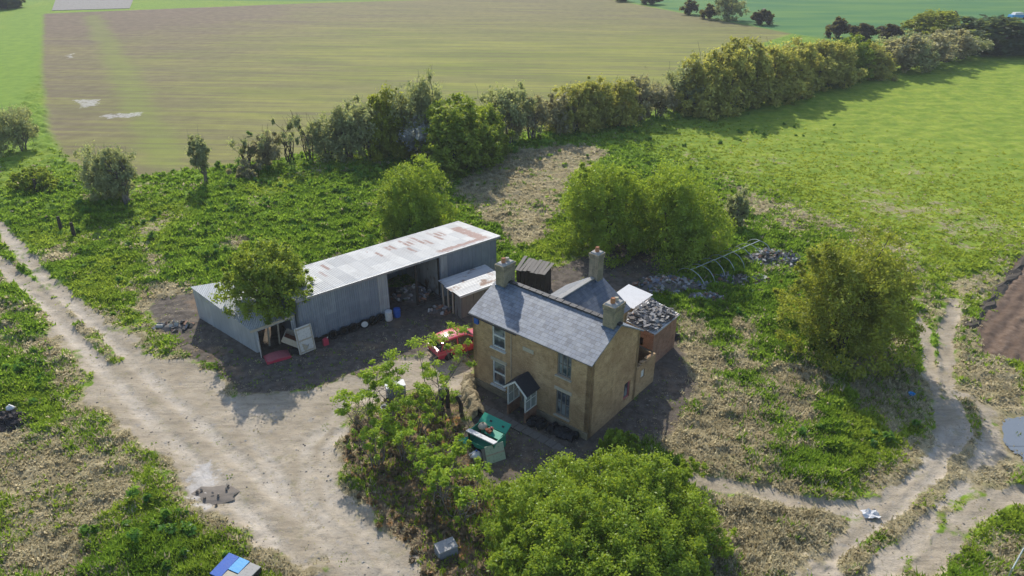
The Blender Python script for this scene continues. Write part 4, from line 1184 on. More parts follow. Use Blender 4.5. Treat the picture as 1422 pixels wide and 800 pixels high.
def barn():
    T = thing('tin_barn', 'long grey corrugated tin barn with a rust streaked pale roof and an open bay', 'barn', BO, BT)
    L, D, hf, hb = 16.05, 5.15, 3.62, 3.05
    w = MB()
    op = (6.55, 10.85, 0, 3.3)
    w.wall((0, 0, 0), (1, 0, 0), L, hf, [op], .06)
    w.wall((L, D, 0), (-1, 0, 0), L, hb, [], .06)
    for x, e in ((L, -.06), (.06, -.06)):
        w.poly([(x, .065, .0), (x, D - .065, .0), (x, D - .065, hb - .01), (x, .065, hf - .03)], (e, 0, 0))
    # lower left jamb strip, lighter sheet
    w.build('wall', 'tin_wall', T)
    r = MB(); r.quad((-.15, -.28, hf + .03), (L + .2, -.28, hf + .03), (L + .2, D + .2, hb + .01), (-.15, D + .2, hb + .01), .05)
    me = r.build('roof', 'tin_roof', T)
    # roof UVs: u along the length, v up the slope
    uvl = me.data.uv_layers[0]
    for lp in me.data.loops:
        co = me.data.vertices[lp.vertex_index].co; uvl.data[lp.index].uv = (co.x, co.y + .28)
    fs = MB(); fs.box((L / 2, -.31, hf - .05), (L + .3, .03, .16)); fs.build('fascia', 'grey_metal', T)
    for x in (op[0] + .02, 8.9, op[1]): MB().box((x, .16, 1.66), (.13, .13, 3.3)).build('post', 'dark_wood', T)
    for x in (.6, 3, 5.4, 7.8, 10.2, 12.6, 15): MB().tube([(x, .1, hf - .14), (x, D - .1, hb - .16)], .06, 4).build('rafter', 'dark_wood', T)
    pt = MB(); pt.box((10.95, 2.6, 1.45), (.05, 4.9, 2.9)); pt.build('partition', 'tin_scrap', T)
    sh = MB()
    sh.quad((5.75, -.03, .02), (6.5, -.03, .02), (6.5, -.03, 3.45), (5.75, -.03, 3.45), .02); sh.build('patch_sheet', 'tin_pale', T)
    jm = MB(); jm.quad((10.92, -.03, .02), (11.5, -.03, .02), (11.5, -.03, 3.3), (10.92, -.03, 3.3), .02); jm.build('patch_sheet', 'tin_pale', T)
    sk = MB()
    for k in range(18):
        sk.box((.5 + k * .33, -.06, .16 + .07 * rnd.random()), (.34, .02, .3 + .2 * rnd.random()), (R(rnd.gauss(4, 4)), 0, 0))
    sk.build('skirt_board', 'dark_wood', T)

    # low lean-to end with the doorway
    A = at(357, 490); Bk = at(267, 399, 2.45); Bk.z = 0
    Fr = bloc(-.12, .45); Br = bloc(-.12, 5.9)
    T2 = thing('lean_to_shed', 'low pale tin lean-to shed with a gaping doorway at the left end of the barn', 'shed', A)
    W = MB(); q = lambda v, z: Vector((v.x - A.x, v.y - A.y, z))
    W.quad(q(Bk, 0), q(A, 0), q(A, 1.78), q(Bk, 2.45), .05)
    W.quad(q(Br, 0), q(Bk, 0), q(Bk, 2.45), q(Br, 2.95), .05)
    fd = (Fr - A).normalized(); wl = (Fr - A).length
    s1 = A + fd * .25; s2 = A + fd * (wl - .3)
    W.quad(q(A, 0), q(s1, 0), q(s1, 1.8), q(A, 1.78), .05)
    W.quad(q(s2, 0), q(Fr, 0), q(Fr, 2.4), q(s2, 2.3), .05)
    W.quad(q(s1, 1.55), q(s2, 2.0), q(s2, 2.3), q(s1, 1.8), .05)
    W.build('wall', 'tin_pale', T2)
    rr = MB(); nf = Vector((fd.y, -fd.x, 0)) * .2
    rr.quad(q(A + nf - fd * .15, 1.84), q(Fr + nf, 2.46), q(Br, 3.0), q(Bk - fd * .12, 2.51), .04)
    rr.build('roof', 'tin_pale', T2)
    fc = MB(); fc.tube([q(A + nf * 1.1 - fd * .15, 1.74), q(Fr + nf * 1.1, 2.36)], .09, 4); fc.build('fascia', 'pale_wood', T2)
    ds = MB(); ds.quad(q(s1, .02), q(s1 - Vector((fd.y, -fd.x, 0)) * 0 + Vector((.25, -.75, 0)), .02), q(s1 + Vector((.25, -.75, 0)), 1.3), q(s1, 1.5), .04)
    ds.build('door', 'dull_white', T2)
    for k in (.38, .62): MB().tube([q(A.lerp(Fr, k) + BN * .6, 0), q(A.lerp(Fr, k + .04) + BN * .6, 1.75)], .06, 5).build('post', 'pale_wood', T2)

    # leaning white door
    p = bloc(-.1, -.75)
    T3 = thing('loose_door', 'pale weathered door leaf propped upright against the barn front corner', 'door', p, BT + R(4))
    d = MB(); d.box((.0, 0, 1.0), (1.15, .05, 1.85), (R(-8), 0, 0)); d.build('leaf', 'dull_white', T3)
    e = MB()
    for x in (-.5, .5): e.box((x, -.035, 1.0), (.08, .03, 1.85), (R(-8), 0, 0))
    for z in (.2, 1.0, 1.8): e.box((0, -.035 - (1.0 - z) * -.0 + (z - 1) * .14, z), (.9, .03, .09), (R(-8), 0, 0))
    e.build('batten', 'pale_wood', T3)

    # rickety shed between the barn and the cottage
    c0 = at(617, 426); rz = R(-51.3)
    T4 = thing('rickety_shed', 'rickety open fronted shed of boards with a patched tin roof between barn and cottage', 'shed', c0, rz)
    b = MB(); W2, D2, H2 = 2.3, 3.7, 1.95
    for k in range(3): b.box((W2 - .15 - .27 * k, -.02, .95), (.25, .05, 1.85), (R(rnd.gauss(0, 2)), R(rnd.gauss(0, 2)), 0))
    for k in range(11): b.box((W2, .17 + k * .33, .95), (.04, .31, 1.9), (0, R(rnd.gauss(0, 2)), 0))
    for k in range(7): b.box((.16 + k * .32, D2, 1.0), (.3, .04, 2.0))
    for k in range(4): b.box((0, 1.6 + k * .5, .95), (.04, .4, 1.9))
    b.build('wall', 'grey_wood', T4)
    for x in (.05, .65, 1.25): MB().tube([(x, -.05, 0), (x + .05 * rnd.gauss(0, 1), -.05, H2)], .07, 5).build('post', 'pale_wood', T4)
    r4 = MB()
    for k in range(3):
        x = -.2 + k * .9
        r4.quad((x, -.3 - .1 * (k % 2), H2 + .22 - k * .06), (x + .92, -.3 - .1 * (k % 2), H2 + .16 - k * .06), (x + .92, D2 + .2, H2 + .16 - k * .06), (x, D2 + .2, H2 + .22 - k * .06), .03)
    r4.build('roof', 'tin_scrap', T4)
    MB().box((W2 + .24, D2 / 2, H2 + .02), (.05, D2 + .6, .16)).build('fascia', 'sheet_white', T4)
barn()

# ------------------------------------------------------------------ car beside the cottage
def car():
    c = at(628, 489)
    T = thing('red_car', 'bright red hatchback parked beside the left end of the cottage', 'car', (c.x, c.y, 0), BT + R(-4))
    T.location = (c.x + .45, c.y + .3, 0)
    xs = [-1.95, -1.9, -1.6, -1.15, -.6, 0, .55, .95, 1.45, 1.8, 1.93]
    bot = [.45, .3, .25, .22, .22, .22, .22, .22, .25, .32, .45]
    belt = [.80, .92, .95, .95, .94, .93, .92, .90, .82, .72, .60]
    wid = [.62, .74, .80, .82, .83, .83, .83, .82, .79, .70, .58]
    def loft(mb, secs):
        n = len(secs[0]); vs = [p for s in secs for p in s]; fs = []
        for i in range(len(secs) - 1):
            for j in range(n): fs.append((i * n + j, i * n + (j + 1) % n, (i + 1) * n + (j + 1) % n, (i + 1) * n + j))
        fs.append(tuple(range(n - 1, -1, -1))); fs.append(tuple((len(secs) - 1) * n + j for j in range(n)))
        mb.add(vs, fs)
    b = MB(); secs = []
    for x, zb, zt, w in zip(xs, bot, belt, wid):
        secs.append([(x, -w * .9, zb), (x, w * .9, zb), (x, w, zb + (zt - zb) * .45), (x, w * .96, zt - .04), (x, w * .80, zt), (x, -w * .80, zt), (x, -w * .96, zt - .04), (x, -w, zb + (zt - zb) * .45)])
    loft(b, secs)
    b.build('body', 'red_paint', T, smooth=False)
    cab = MB(); secs = []
    for x, zt, w in ((-1.78, .93, .70), (-1.55, 1.36, .60), (-.9, 1.42, .60), (.05, 1.40, .60), (.35, 1.34, .60), (1.0, .90, .70)):
        secs.append([(x, -.78, .90), (x, .78, .90), (x, w, zt), (x, -w, zt)])
    loft(cab, secs); cab.build('window', 'car_glass', T)
    rf = MB(); secs = []
    for x, zt, w in ((-1.62, 1.33, .60), (-1.45, 1.42, .62), (-.8, 1.47, .63), (0, 1.45, .62), (.32, 1.38, .61)):
        secs.append([(x, -w - .02, zt - .06), (x, w + .02, zt - .06), (x, w * .85, zt), (x, -w * .85, zt)])
    loft(rf, secs); rf.build('roof', 'red_paint', T, smooth=True)
    for s in (-1, 1):
        for a, e in (((-1.72, .76, .93), (-1.5, .62, 1.36)), ((-.55, .79, .92), (-.5, .625, 1.40)), ((.98, .76, .91), (.34, .615, 1.36))):
            MB().tube([(a[0], a[1] * s, a[2]), (e[0], e[1] * s, e[2])], .045, 4).build('pillar', 'red_paint', T)
    for x in (-1.2, 1.22):
        for s in (-1, 1):
            t = MB(); t.lathe([(.20, -.09), (.29, -.10), (.31, -.05), (.31, .05), (.29, .10), (.20, .09)], (x, s * .74, .31), 18, 'Y'); wh = t.build('wheel', 'rubber', T)
            MB().lathe([(.20, -.06), (.20, .085), (.06, .10), (.03, .11)], (x, s * .745, .31), 14, 'Y').build('rim', 'grey_metal', wh)
    for s in (-1, 1):
        MB().box((-1.92, s * .55, .78), (.08, .24, .2)).build('tail_light', 'red_paint', T)
        MB().box((1.84, s * .50, .62), (.1, .28, .13)).build('headlight', 'sheet_white', T)
        MB().box((.62, s * .92, .98), (.12, .16, .11)).build('mirror', 'red_paint', T)
    MB().box((-1.96, 0, .42), (.1, 1.25, .16)).build('bumper', 'black_plastic', T); MB().box((1.90, 0, .38), (.12, 1.2, .18)).build('bumper', 'black_plastic', T)
car()

# ------------------------------------------------------------------ junk
def px_z(base, off=0.0):
    p = at(*base); return Vector((p.x, p.y, off))

def green_cart():
    p = at(676, 622)
    T = thing('green_cart', 'open green cart loaded with junk, lid flap raised, in front of the porch', 'cart', (p.x, p.y, 0), R(-36))
    W, D, H = 1.75, 1.05, 1.02
    b = MB()
    b.box((0, D / 2 - .02, .62), (W, .04, .82)); b.box((-W / 2 + .02, 0, .62), (.04, D - .05, .82)); b.box((W / 2 - .02, 0, .62), (.04, D - .05, .82)); b.box((0, 0, .24), (W - .1, D - .06, .05))
    b.box((0, -D / 2 + .02, .36), (W, .04, .26))
    b.build('body', 'green_panel', T)
    MB().box((0, -D / 2 + .10, H + .04), (W + .1, .34, .06), (R(-12), 0, 0)).build('counter', 'sheet_white', T)
    l = MB(); l.box((0, D / 2 + .22, H + .17), (W + .05, .60, .05), (R(28), 0, 0)); lid = l.build('lid', 'green_panel', T)
    for x in (-.25, .55): MB().box((x, D / 2 + .20, H + .195), (.14, .1, .03), (R(28), 0, 0)).build('vent', 'black_plastic', lid)
    t = MB(); t.box((.35, D / 2 - .35, H + .0), (.95, .45, .05), (R(10), 0, 0)); t.build('tray', 'green_panel', T)
    for x in (-W / 2 + .06, W / 2 - .06):
        for y in (-D / 2 + .06, D / 2 - .06): MB().box((x, y, .5), (.07, .07, 1.0)).build('post', 'dark_wood', T)
    for x in (-.6, .6):
        for s in (-1, 1):
            MB().lathe([(.12, -.06), (.19, -.07), (.20, 0), (.19, .07), (.12, .06)], (x, s * (D / 2 - .05), .2), 14, 'Y').build('wheel', 'rubber', T)
    q = lambda x, y, z: (p.x + math.cos(R(-36)) * x - math.sin(R(-36)) * y, p.y + math.sin(R(-36)) * x + math.cos(R(-36)) * y, z)
    # things on it
    s = thing('white_sack', 'small cream sack lying on top of the green cart', 'sack', q(-.42, .22, H + .04))
    m = MB(); m.lathe([(.05, -.05), (.22, -.03), (.27, .06), (.2, .18), (.08, .24), (.03, .26)], (0, 0, 0), 10); m.build('bag', 'pale_stone', s, smooth=True)
    MB().tube([(-.05, 0, .25), (.06, .03, .30)], .03, 5).build('tied_neck', 'wood', s)
    s = thing('flower_pots', 'rusty brown pots with one pink bloom lying on the green cart', 'pots', q(.12, .12, H + .05))
    for x, y in ((-.12, 0), (.10, .05), (0, -.12)): MB().lathe([(.07, 0), (.11, .16), (.12, .18), (.09, .17)], (x, y, 0), 10).build('pot', 'rust', s)
    MB().lathe([(.02, .18), (.07, .2), (.05, .27), (.01, .28)], (.10, .05, 0), 8).build('bloom', 'faded_red', s)
    # boards and sacks round it
    b1 = thing('leaning_board', 'pale green board leaning on the right end of the green cart', 'board', q(.95, -.5, 0), R(-36) + R(62))
    m = MB(); m.box((0, 0, .48), (1.05, .04, .95), (R(-22), 0, 0)); m.build('panel', 'pale_green', b1)
    m = MB(); m.box((0, -.03, .48), (1.0, .03, .07), (R(-22), 0, 0)); m.build('batten', 'pale_wood', b1)
    b2 = thing('leaning_board', 'narrow grey timber plank tilted in front of the green cart', 'board', q(.62, -.95, 0), R(20))
    m = MB(); m.box((0, 0, .36), (.22, .04, .85), (R(-40), 0, 0)); m.box((.26, .02, .33), (.16, .04, .75), (R(-42), 0, R(6))); m.build('plank', 'grey_wood', b2)
    b3 = thing('teal_board', 'teal green board lying flat left of the green cart among saplings', 'board', q(-1.05, -.55, .05), R(10))
    m = MB(); m.box((0, 0, .22), (.62, .5, .04), (R(24), R(-10), 0)); m.box((0, .1, .1), (.5, .05, .2)); m.build('panel', 'green_panel', b3)
    s = thing('rubbish_sack', 'white rubbish sack slumped against the front of the green cart', 'sack', q(.1, -1.05, 0))
    m = MB(); m.lathe([(.20, -.03), (.34, .08), (.36, .24), (.24, .42), (.08, .52), (.04, .55)], (0, 0, 0), 11)
    for v in m.v: v += Vector((rnd.gauss(0, .025), rnd.gauss(0, .025), rnd.gauss(0, .02)))
    m.build('bag', 'sheet_white', s, smooth=True); MB().tube([(0, 0, .5), (.04, .02, .6)], [.03, .06], 6).build('tied_neck', 'blue_plastic', s)
green_cart()

def bag(px, label, r=.34, mat='black_plastic'):
    p = at(*px)
    T = thing('rubbish_bag', label, 'bag', (p.x, p.y, 0), rnd.random() * 6, 'black bags along the cottage front')
    m = MB(); m.lathe([(r * .6, -.03), (r, .08), (r * 1.02, r * .7), (r * .75, r * 1.15), (r * .25, r * 1.4), (r * .12, r * 1.5)], (0, 0, 0), 12)
    for v in m.v: v += Vector((rnd.gauss(0, .06), rnd.gauss(0, .06), rnd.gauss(0, .045)))
    for v in m.v: v.x *= 1.25; v.z *= .8
    m.build('sack', mat, T)
    MB().tube([(0, 0, r * 1.1), (.05, .02, r * 1.4)], [.03, .07], 6).build('tied_neck', mat, T)
for px, lb, r in [((741, 588), 'black bag nearest the porch side wall', .36), ((752, 592), 'black bag second from the porch below the wall', .32), ((768, 598), 'black bag under the left jamb of the lower right window', .34),
                  ((780, 603), 'black bag under the middle of the lower right window', .38), ((791, 608), 'black bag nearest the front right corner of the cottage', .36)]: bag(px, lb, r)

def tyre(p, label, rz, tilt):
    T = thing('old_tyre', label, 'tyre', p, rz, 'tyres and scrap along the barn front')
    m = MB(); m.lathe([(.19, -.08), (.29, -.1), (.32, 0), (.29, .1), (.19, .08), (.17, 0)], (0, 0, 0), 18, 'Y', closed=True)
    t = m.build('tread', 'rubber', T, smooth=True); t.rotation_euler = (tilt, 0, 0); t.location = (0, 0, .30 * math.cos(tilt) + .08 * abs(math.sin(tilt)))
    return T
for i, (x, lb) in enumerate([(2.0, 'tyre farthest left along the barn wall'), (2.8, 'second tyre from the left along the barn wall'), (3.5, 'third tyre from the left along the barn wall'), (5.0, 'tyre just right of the white wheel by the barn wall'), (5.6, 'tyre closest to the white drum by the barn wall')]):
    tyre(bloc(x, -.30, 0), lb, BT + R(rnd.gauss(0, 12)), R(-14))
def junk():
    # pale wheel
    T = thing('spare_wheel', 'white wheel leaning on the barn wall between the old tyres', 'wheel', bloc(4.3, -.38), BT + R(-20))
    m = MB(); m.lathe([(.22, -.07), (.31, -.08), (.34, 0), (.31, .08), (.22, .07)], (0, 0, .34), 18, 'Y'); m.build('tyre', 'rubber', T)
    MB().lathe([(.23, -.075), (.12, -.05), (.05, -.09), (.03, -.09)], (0, -.01, .34), 16, 'Y').build('rim', 'sheet_white', T)
    T = thing('white_drum', 'white plastic drum at the left post of the barn opening', 'drum', bloc(6.15, -.45))
    MB().lathe([(.24, 0), (.27, .04), (.27, .3), (.285, .32), (.27, .34), (.27, .62), (.25, .68)], k=16).build('body', 'dull_white', T)
    MB().lathe([(.25, .68), (.26, .72), (.1, .74)], k=16).build('lid', 'sheet_white', T)
    T = thing('blue_drum', 'blue plastic drum beside the white drum at the barn opening', 'drum', bloc(6.85, -.4))
    MB().lathe([(.23, 0), (.26, .04), (.26, .28), (.275, .3), (.26, .32), (.26, .55), (.24, .6)], k=16).build('body', 'blue_plastic', T)
    MB().lathe([(.24, .6), (.25, .64), (.1, .66)], k=16).build('lid', 'blue_plastic', T)
    T = thing('fuel_can', 'red fuel can on the ground beside the propped door', 'can', bloc(1.25, -.7), BT)
    MB().box((0, 0, .24), (.36, .22, .46), taper=.9).build('body', 'red_paint', T); MB().tube([(-.1, 0, .46), (-.1, 0, .54), (.1, 0, .54), (.1, 0, .46)], .02, 5).build('handle', 'red_paint', T)
    MB().tube([(.14, 0, .46), (.18, 0, .55)], .03, 6).build('spout', 'sheet_white', T)
    # tipped trailer box in the doorway
    p = at(412, 486)
    T = thing('tipped_trailer', 'pale framed trailer tub with a rust red floor tipped up by the lean-to doorway', 'trailer', (p.x, p.y, 0), BT + R(-35))
    m = MB(); rx = R(28)
    from mathutils import Euler
    E = Euler((0, rx, 0)).to_matrix()
    def bx(mb, c, s): mb.box(E @ Vector(c) + Vector((0, 0, .62)), s, (0, rx, 0))
    bx(m, (0, -.52, .2), (1.65, .05, .42)); bx(m, (0, .52, .2), (1.65, .05, .42)); bx(m, (-.82, 0, .2), (.05, 1.0, .42)); bx(m, (.82, 0, .2), (.05, 1.0, .42)); m.build('side', 'pale_wood', T)
    m = MB(); bx(m, (0, 0, .02), (1.58, .98, .04)); m.build('floor', 'rust', T)
    for s in (-1, 1): MB().lathe([(.12, -.06), (.24, -.07), (.26, 0), (.24, .07), (.12, .06)], (0, s * .6, .28), 14, 'Y').build('wheel', 'rubber', T)
    # red panel on the ground
    p = at(386, 497)
    T = thing('loose_bonnet', 'faded red car bonnet lying on the ground before the lean-to doorway', 'bonnet', (p.x, p.y, 0), BT + R(-8))
    m = MB()
    for k in range(6):
        a, b = k / 6, (k + 1) / 6; za, zb = .12 + .12 * math.sin(a * 3.1), .12 + .12 * math.sin(b * 3.1)
        m.quad((-.75 + 1.5 * a, -.5 + .05 * a, za), (-.75 + 1.5 * b, -.5 + .05 * b, zb), (-.75 + 1.5 * b, .5 - .05 * b, zb), (-.75 + 1.5 * a, .5 - .05 * a, za), .04)
    m.build('skin', 'faded_red', T)
    m = MB(); m.box((0, -.47, .10), (1.5, .05, .16)); m.box((-.76, 0, .08), (.05, .95, .14)); m.build('rim', 'red_paint', T)
    # white freezer in the thicket
    p = at(550, 548)
    T = thing('chest_freezer', 'old white chest freezer with dark side standing among the garden saplings', 'freezer', (p.x, p.y, 0), R(20))
    MB().box((0, 0, .36), (1.1, .62, .66)).build('body', 'grey_plastic', T); MB().box((0, 0, .73), (1.14, .66, .08)).build('lid', 'sheet_white', T); MB().box((0, -.345, .66), (.2, .03, .05)).build('handle', 'black_plastic', T)
    p = at(534, 572)
    T = thing('white_bucket', 'small white bucket in the saplings below the freezer', 'bucket', (p.x, p.y, 0))
    MB().lathe([(.14, 0), (.19, .36), (.2, .37), (.17, .36), (.13, .05)], k=14).build('body', 'sheet_white', T); MB().tube([(-.19, 0, .34), (-.1, .1, .48), (.1, .1, .48), (.19, 0, .34)], .01, 4).build('handle', 'grey_metal', T)
    # grey tank
    p = at(620, 768)
    T = thing('grey_tank', 'dark grey water tank with a pale lid lying in leaf litter beside the gravel', 'tank', (p.x, p.y, 0), R(28))
    MB().box((0, 0, .22), (.92, .62, .46), taper=.93).build('body', 'grey_plastic', T); MB().box((0, 0, .475), (.90, .62, .06)).build('lid', 'concrete', T)
    MB().box((.18, .1, .515), (.2, .2, .02)).build('hatch', 'grey_metal', T)
    # blue topped crate at the bottom edge
    p = at(331, 806)
    T = thing('storage_box', 'garden storage box with blue and grey lids in the grass at the bottom edge', 'box', (p.x, p.y, 0), R(-24))
    MB().box((0, 0, .32), (1.75, 1.15, .62)).build('body', 'dark_wood', T)
    MB().box((-.58, -.02, .66), (.56, 1.14, .05), (R(3), 0, 0)).build('lid', 'blue_plastic', T); MB().box((-.01, .22, .67), (.55, .68, .05)).build('lid', 'light_blue', T)
    MB().box((.58, .1, .66), (.58, .92, .05), (R(-4), 0, 0)).build('lid', 'concrete', T); MB().box((.02, -.38, .66), (.55, .42, .05)).build('lid', 'pale_stone', T)
    # dark old posts by the path
    for i, (px, h, lb) in enumerate([((613, 562), 1.1, 'blackened gate post stump nearest the saplings'), ((622, 566), 1.35, 'tall blackened gate post stump in the middle of three'), ((640, 574), 1.2, 'blackened gate post stump closest to the dry bank')]):
        p = at(*px); T = thing('post_stump', lb, 'post', (p.x, p.y, 0), rnd.random(), 'old posts by the garden path')
        m = MB(); m.tube([(0, 0, -.2), (.03, .01, h * .5), (rnd.gauss(0, .08), .03, h)], [.13, .12, .10], 8); m.build('timber', 'dark_wood', T); MB().lathe([(.105, h - .03), (.11, h + .01), (.05, h + .05)], (0, .03, 0), 8).build('rotten_top', 'grey_wood', T)
    for i, (px, lb) in enumerate([((86, 322), 'weathered stake, left of the pair in the rough grass'), ((104, 330), 'weathered stake, right of the pair in the rough grass'), ((52, 268), 'single weathered stake below the bramble bush'), ((58, 258), 'thin stake just behind the single weathered stake')]):
        p = at(*px); T = thing('fence_stake', lb, 'post', (p.x, p.y, 0), rnd.random(), 'old stakes in the rough grass')
        m = MB(); m.tube([(0, 0, -.2), (.02, 0, .7), (.06, .02, 1.45)], [.17, .16, .13], 7); m.build('timber', 'dark_wood', T); MB().tube([(-.02, 0, 1.0), (.2, .05, 1.02)], .03, 5).build('wire_stub', 'grey_metal', T)
    # dropped things on the right
    p = at(1208, 716)
    T = thing('crumpled_sheet', 'crumpled white plastic sheet lying on the pale right hand track', 'sheet', (p.x, p.y, gz(p.x, p.y)))
    m = MB(); n = 7; g = np.random.default_rng(4)
    vs = [((i - 3) * .13 + g.normal() * .04, (j - 3) * .08 + g.normal() * .03, .05 + abs(g.normal()) * .07) for i in range(n) for j in range(n)]
    m.add(vs, [(i * n + j, (i + 1) * n + j, (i + 1) * n + j + 1, i * n + j + 1) for i in range(n - 1) for j in range(n - 1)]); m.build('plastic', 'sheet_white', T)
    p = at(1165, 504)
    T = thing('blue_bucket', 'small light blue bucket beneath the open tree on the right', 'bucket', (p.x, p.y, gz(p.x, p.y)))
    MB().lathe([(.15, 0), (.21, .34), (.22, .35), (.18, .34), (.14, .05)], k=14).build('body', 'light_blue', T); MB().tube([(-.2, 0, .33), (-.1, .1, .45), (.1, .1, .45), (.2, 0, .33)], .012, 4).build('handle', 'grey_metal', T)
    p = at(1265, 550)
    T = thing('plastic_tub', 'pale blue tub lying in the shade beside the right track', 'tub', (p.x, p.y, gz(p.x, p.y)))
    MB().lathe([(.13, 0), (.18, .12), (.19, .13), (.16, .12), (.12, .03)], k=14).build('body', 'light_blue', T); MB().box((.19, 0, .11), (.05, .09, .02)).build('handle', 'light_blue', T)
    # metal gate hurdle at the lower right corner
    a = at(1395, 812); b = at(1428, 752)
    T = thing('metal_hurdle', 'galvanised metal hurdle standing in grass at the lower right corner', 'gate', (a.x, a.y, 0), math.atan2(b.y - a.y, b.x - a.x))
    Lh = (b - a).length
    for z in (.15, .4, .65, .9): MB().tube([(0, 0, z), (Lh, 0, z)], .022, 6).build('rail', 'hoop_metal', T)
    for x in (0, Lh / 2, Lh): MB().tube([(x, 0, -.1), (x, 0, 1.0)], .03, 6).build('upright', 'hoop_metal', T)
    # parked car far away
    p = at(1412, 26)
    T = thing('distant_car', 'pale blue car parked far off at the top right behind the hedge', 'car', (p.x, p.y, 0), R(5))
    m = MB(); m.box((0, 0, .72), (4.6, 1.8, .75), taper=.95); m.build('body', 'light_blue', T); m = MB(); m.box((-.2, 0, 1.38), (2.7, 1.6, .62), taper=.8); m.build('cabin', 'sheet_white', T)
    for x in (-1.4, 1.4):
        for s in (-1, 1): MB().lathe([(.2, -.1), (.32, -.1), (.32, .1), (.2, .1)], (x, s * .85, .32), 12, 'Y').build('wheel', 'rubber', T)
junk()

def heap(name, label, cat, px, rad, h, n, mat, seed, smax=.5):
    p = at(*px); g = random.Random(seed)
    T = thing(name, label, cat, (p.x, p.y, 0), 0)
    m = MB()
    k = 14; vs = [(0, 0, h * .75)]; fs = []
    for r_, zf in ((.5, .55), (1.0, -.05)):
        for i in range(k):
            w = 2 * math.pi * i / k; vs.append((rad[0] * r_ * math.cos(w) * g.uniform(.8, 1.1), rad[1] * r_ * math.sin(w) * g.uniform(.8, 1.1), h * zf))
    for i in range(k):
        j = (i + 1) % k; fs.append((0, 1 + i, 1 + j)); fs.append((1 + i, 1 + k + i, 1 + k + j, 1 + j))
    m.add(vs, fs, .2)
    m.build('mound', mat, T, tint=True)
    m = MB()
    for i in range(n):
        w = g.random() * 6.283; r_ = g.random() ** .6
        z = h * (.78 * (1 - r_) + .02)
        m.box((rad[0] * r_ * math.cos(w), rad[1] * r_ * math.sin(w), z + .08), (g.uniform(.12, smax), g.uniform(.08, smax * .7), g.uniform(.02, .2)), (g.gauss(0, .5), g.gauss(0, .5), g.random() * 6), g.random())
    m.build('debris', mat, T, tint=True)
heap('rubbish_heap', 'large grey heap of scrap and sheeting at the far end of the tunnel hoops', 'rubbish heap', (1068, 362), (3.0, 2.0), .9, 260, 'rubble', 1, .55)
heap('rubbish_heap', 'heap of rubble and dead brush between the white roofed shed and the hoops', 'rubbish heap', (935, 398), (3.0, 1.6), .8, 200, 'rubble', 2)
heap('rubbish_heap', 'low tangle of planks and grey sheet at the near end of the hoops', 'rubbish heap', (975, 418), (1.7, 1.0), .6, 110, 'rubble', 3)
heap('rubbish_heap', 'long low spill of scrap along the side of the tunnel hoops', 'rubbish heap', (1028, 390), (2.6, 1.2), .5, 150, 'rubble', 4, .4)
heap('junk_pile', 'dark pile of burnt junk in the grass at the left edge', 'junk pile', (12, 588), (1.3, .9), .7, 70, 'dark_junk', 5)
heap('junk_pile', 'jumbled scrap stored inside the open bay of the barn', 'junk pile', (572, 412), (1.6, 1.1), 1.1, 90, 'rubble', 6, .55)
heap('junk_pile', 'broken boards and a pale cloth beside the left end of the lean-to', 'junk pile', (240, 455), (1.3, .7), .35, 36, 'rubble', 7, .5)
heap('junk_pile', 'small grey stack of scrap against the shadowed cottage gable', 'junk pile', (938, 470), (.7, .5), .3, 18, 'dark_junk', 8, .35)
heap('junk_pile', 'rusty scraps in front of the rickety shed', 'junk pile', (612, 432), (.9, .6), .4, 30, 'rubble', 9, .4)
rubble_mat('spoil', [(.20, .17, .14), (.15, .13, .11), (.26, .22, .18), (.18, .15, .125), (.30, .27, .23)])
heap('soil_heap', 'low dark spoil heap at the edge of the gravel, bottom left', 'spoil heap', (295, 688), (1.3, .75), .10, 9, 'spoil', 10, .12)
p = at(4, 580); T = thing('white_bag', 'white plastic bag on top of the dark burnt junk pile', 'bag', (p.x + .55, p.y + .1, .5)); m = MB(); m.lathe([(.08, 0), (.22, .05), (.2, .16), (.08, .24), (.03, .27)], k=10)
for v in m.v: v += Vector((rnd.gauss(0, .02), rnd.gauss(0, .02), rnd.gauss(0, .015)))
m.build('film', 'sheet_white', T, smooth=True); MB().tube([(0, 0, .25), (.03, 0, .34)], [.02, .045], 6).build('tied_neck', 'sheet_white', T)

def tunnel():
    a = at(958, 392, 0); b = at(1052, 352, 0)
    d = b - a; L = d.length
    T = thing('tunnel_frame', 'bare metal hoops of a derelict plastic tunnel running away behind the cottage', 'frame', a, math.atan2(d.y, d.x))
    rr = 1.4
    for k in range(8):
        x = L * k / 7; sag = .85 + .15 * rnd.random()
        pts = [(x + rnd.gauss(0, .05) * i / 9, -rr * math.cos(math.pi * i / 12), 1.3 * sag * math.sin(math.pi * i / 12) - .02) for i in range(13)]
        MB().tube(pts, .030, 5).build('hoop', 'hoop_metal', T)
    MB().tube([(0, 0, 1.12), (L * .5, 0, 1.14), (L, 0, 1.2)], .028, 5).build('ridge_bar', 'hoop_metal', T)
tunnel()

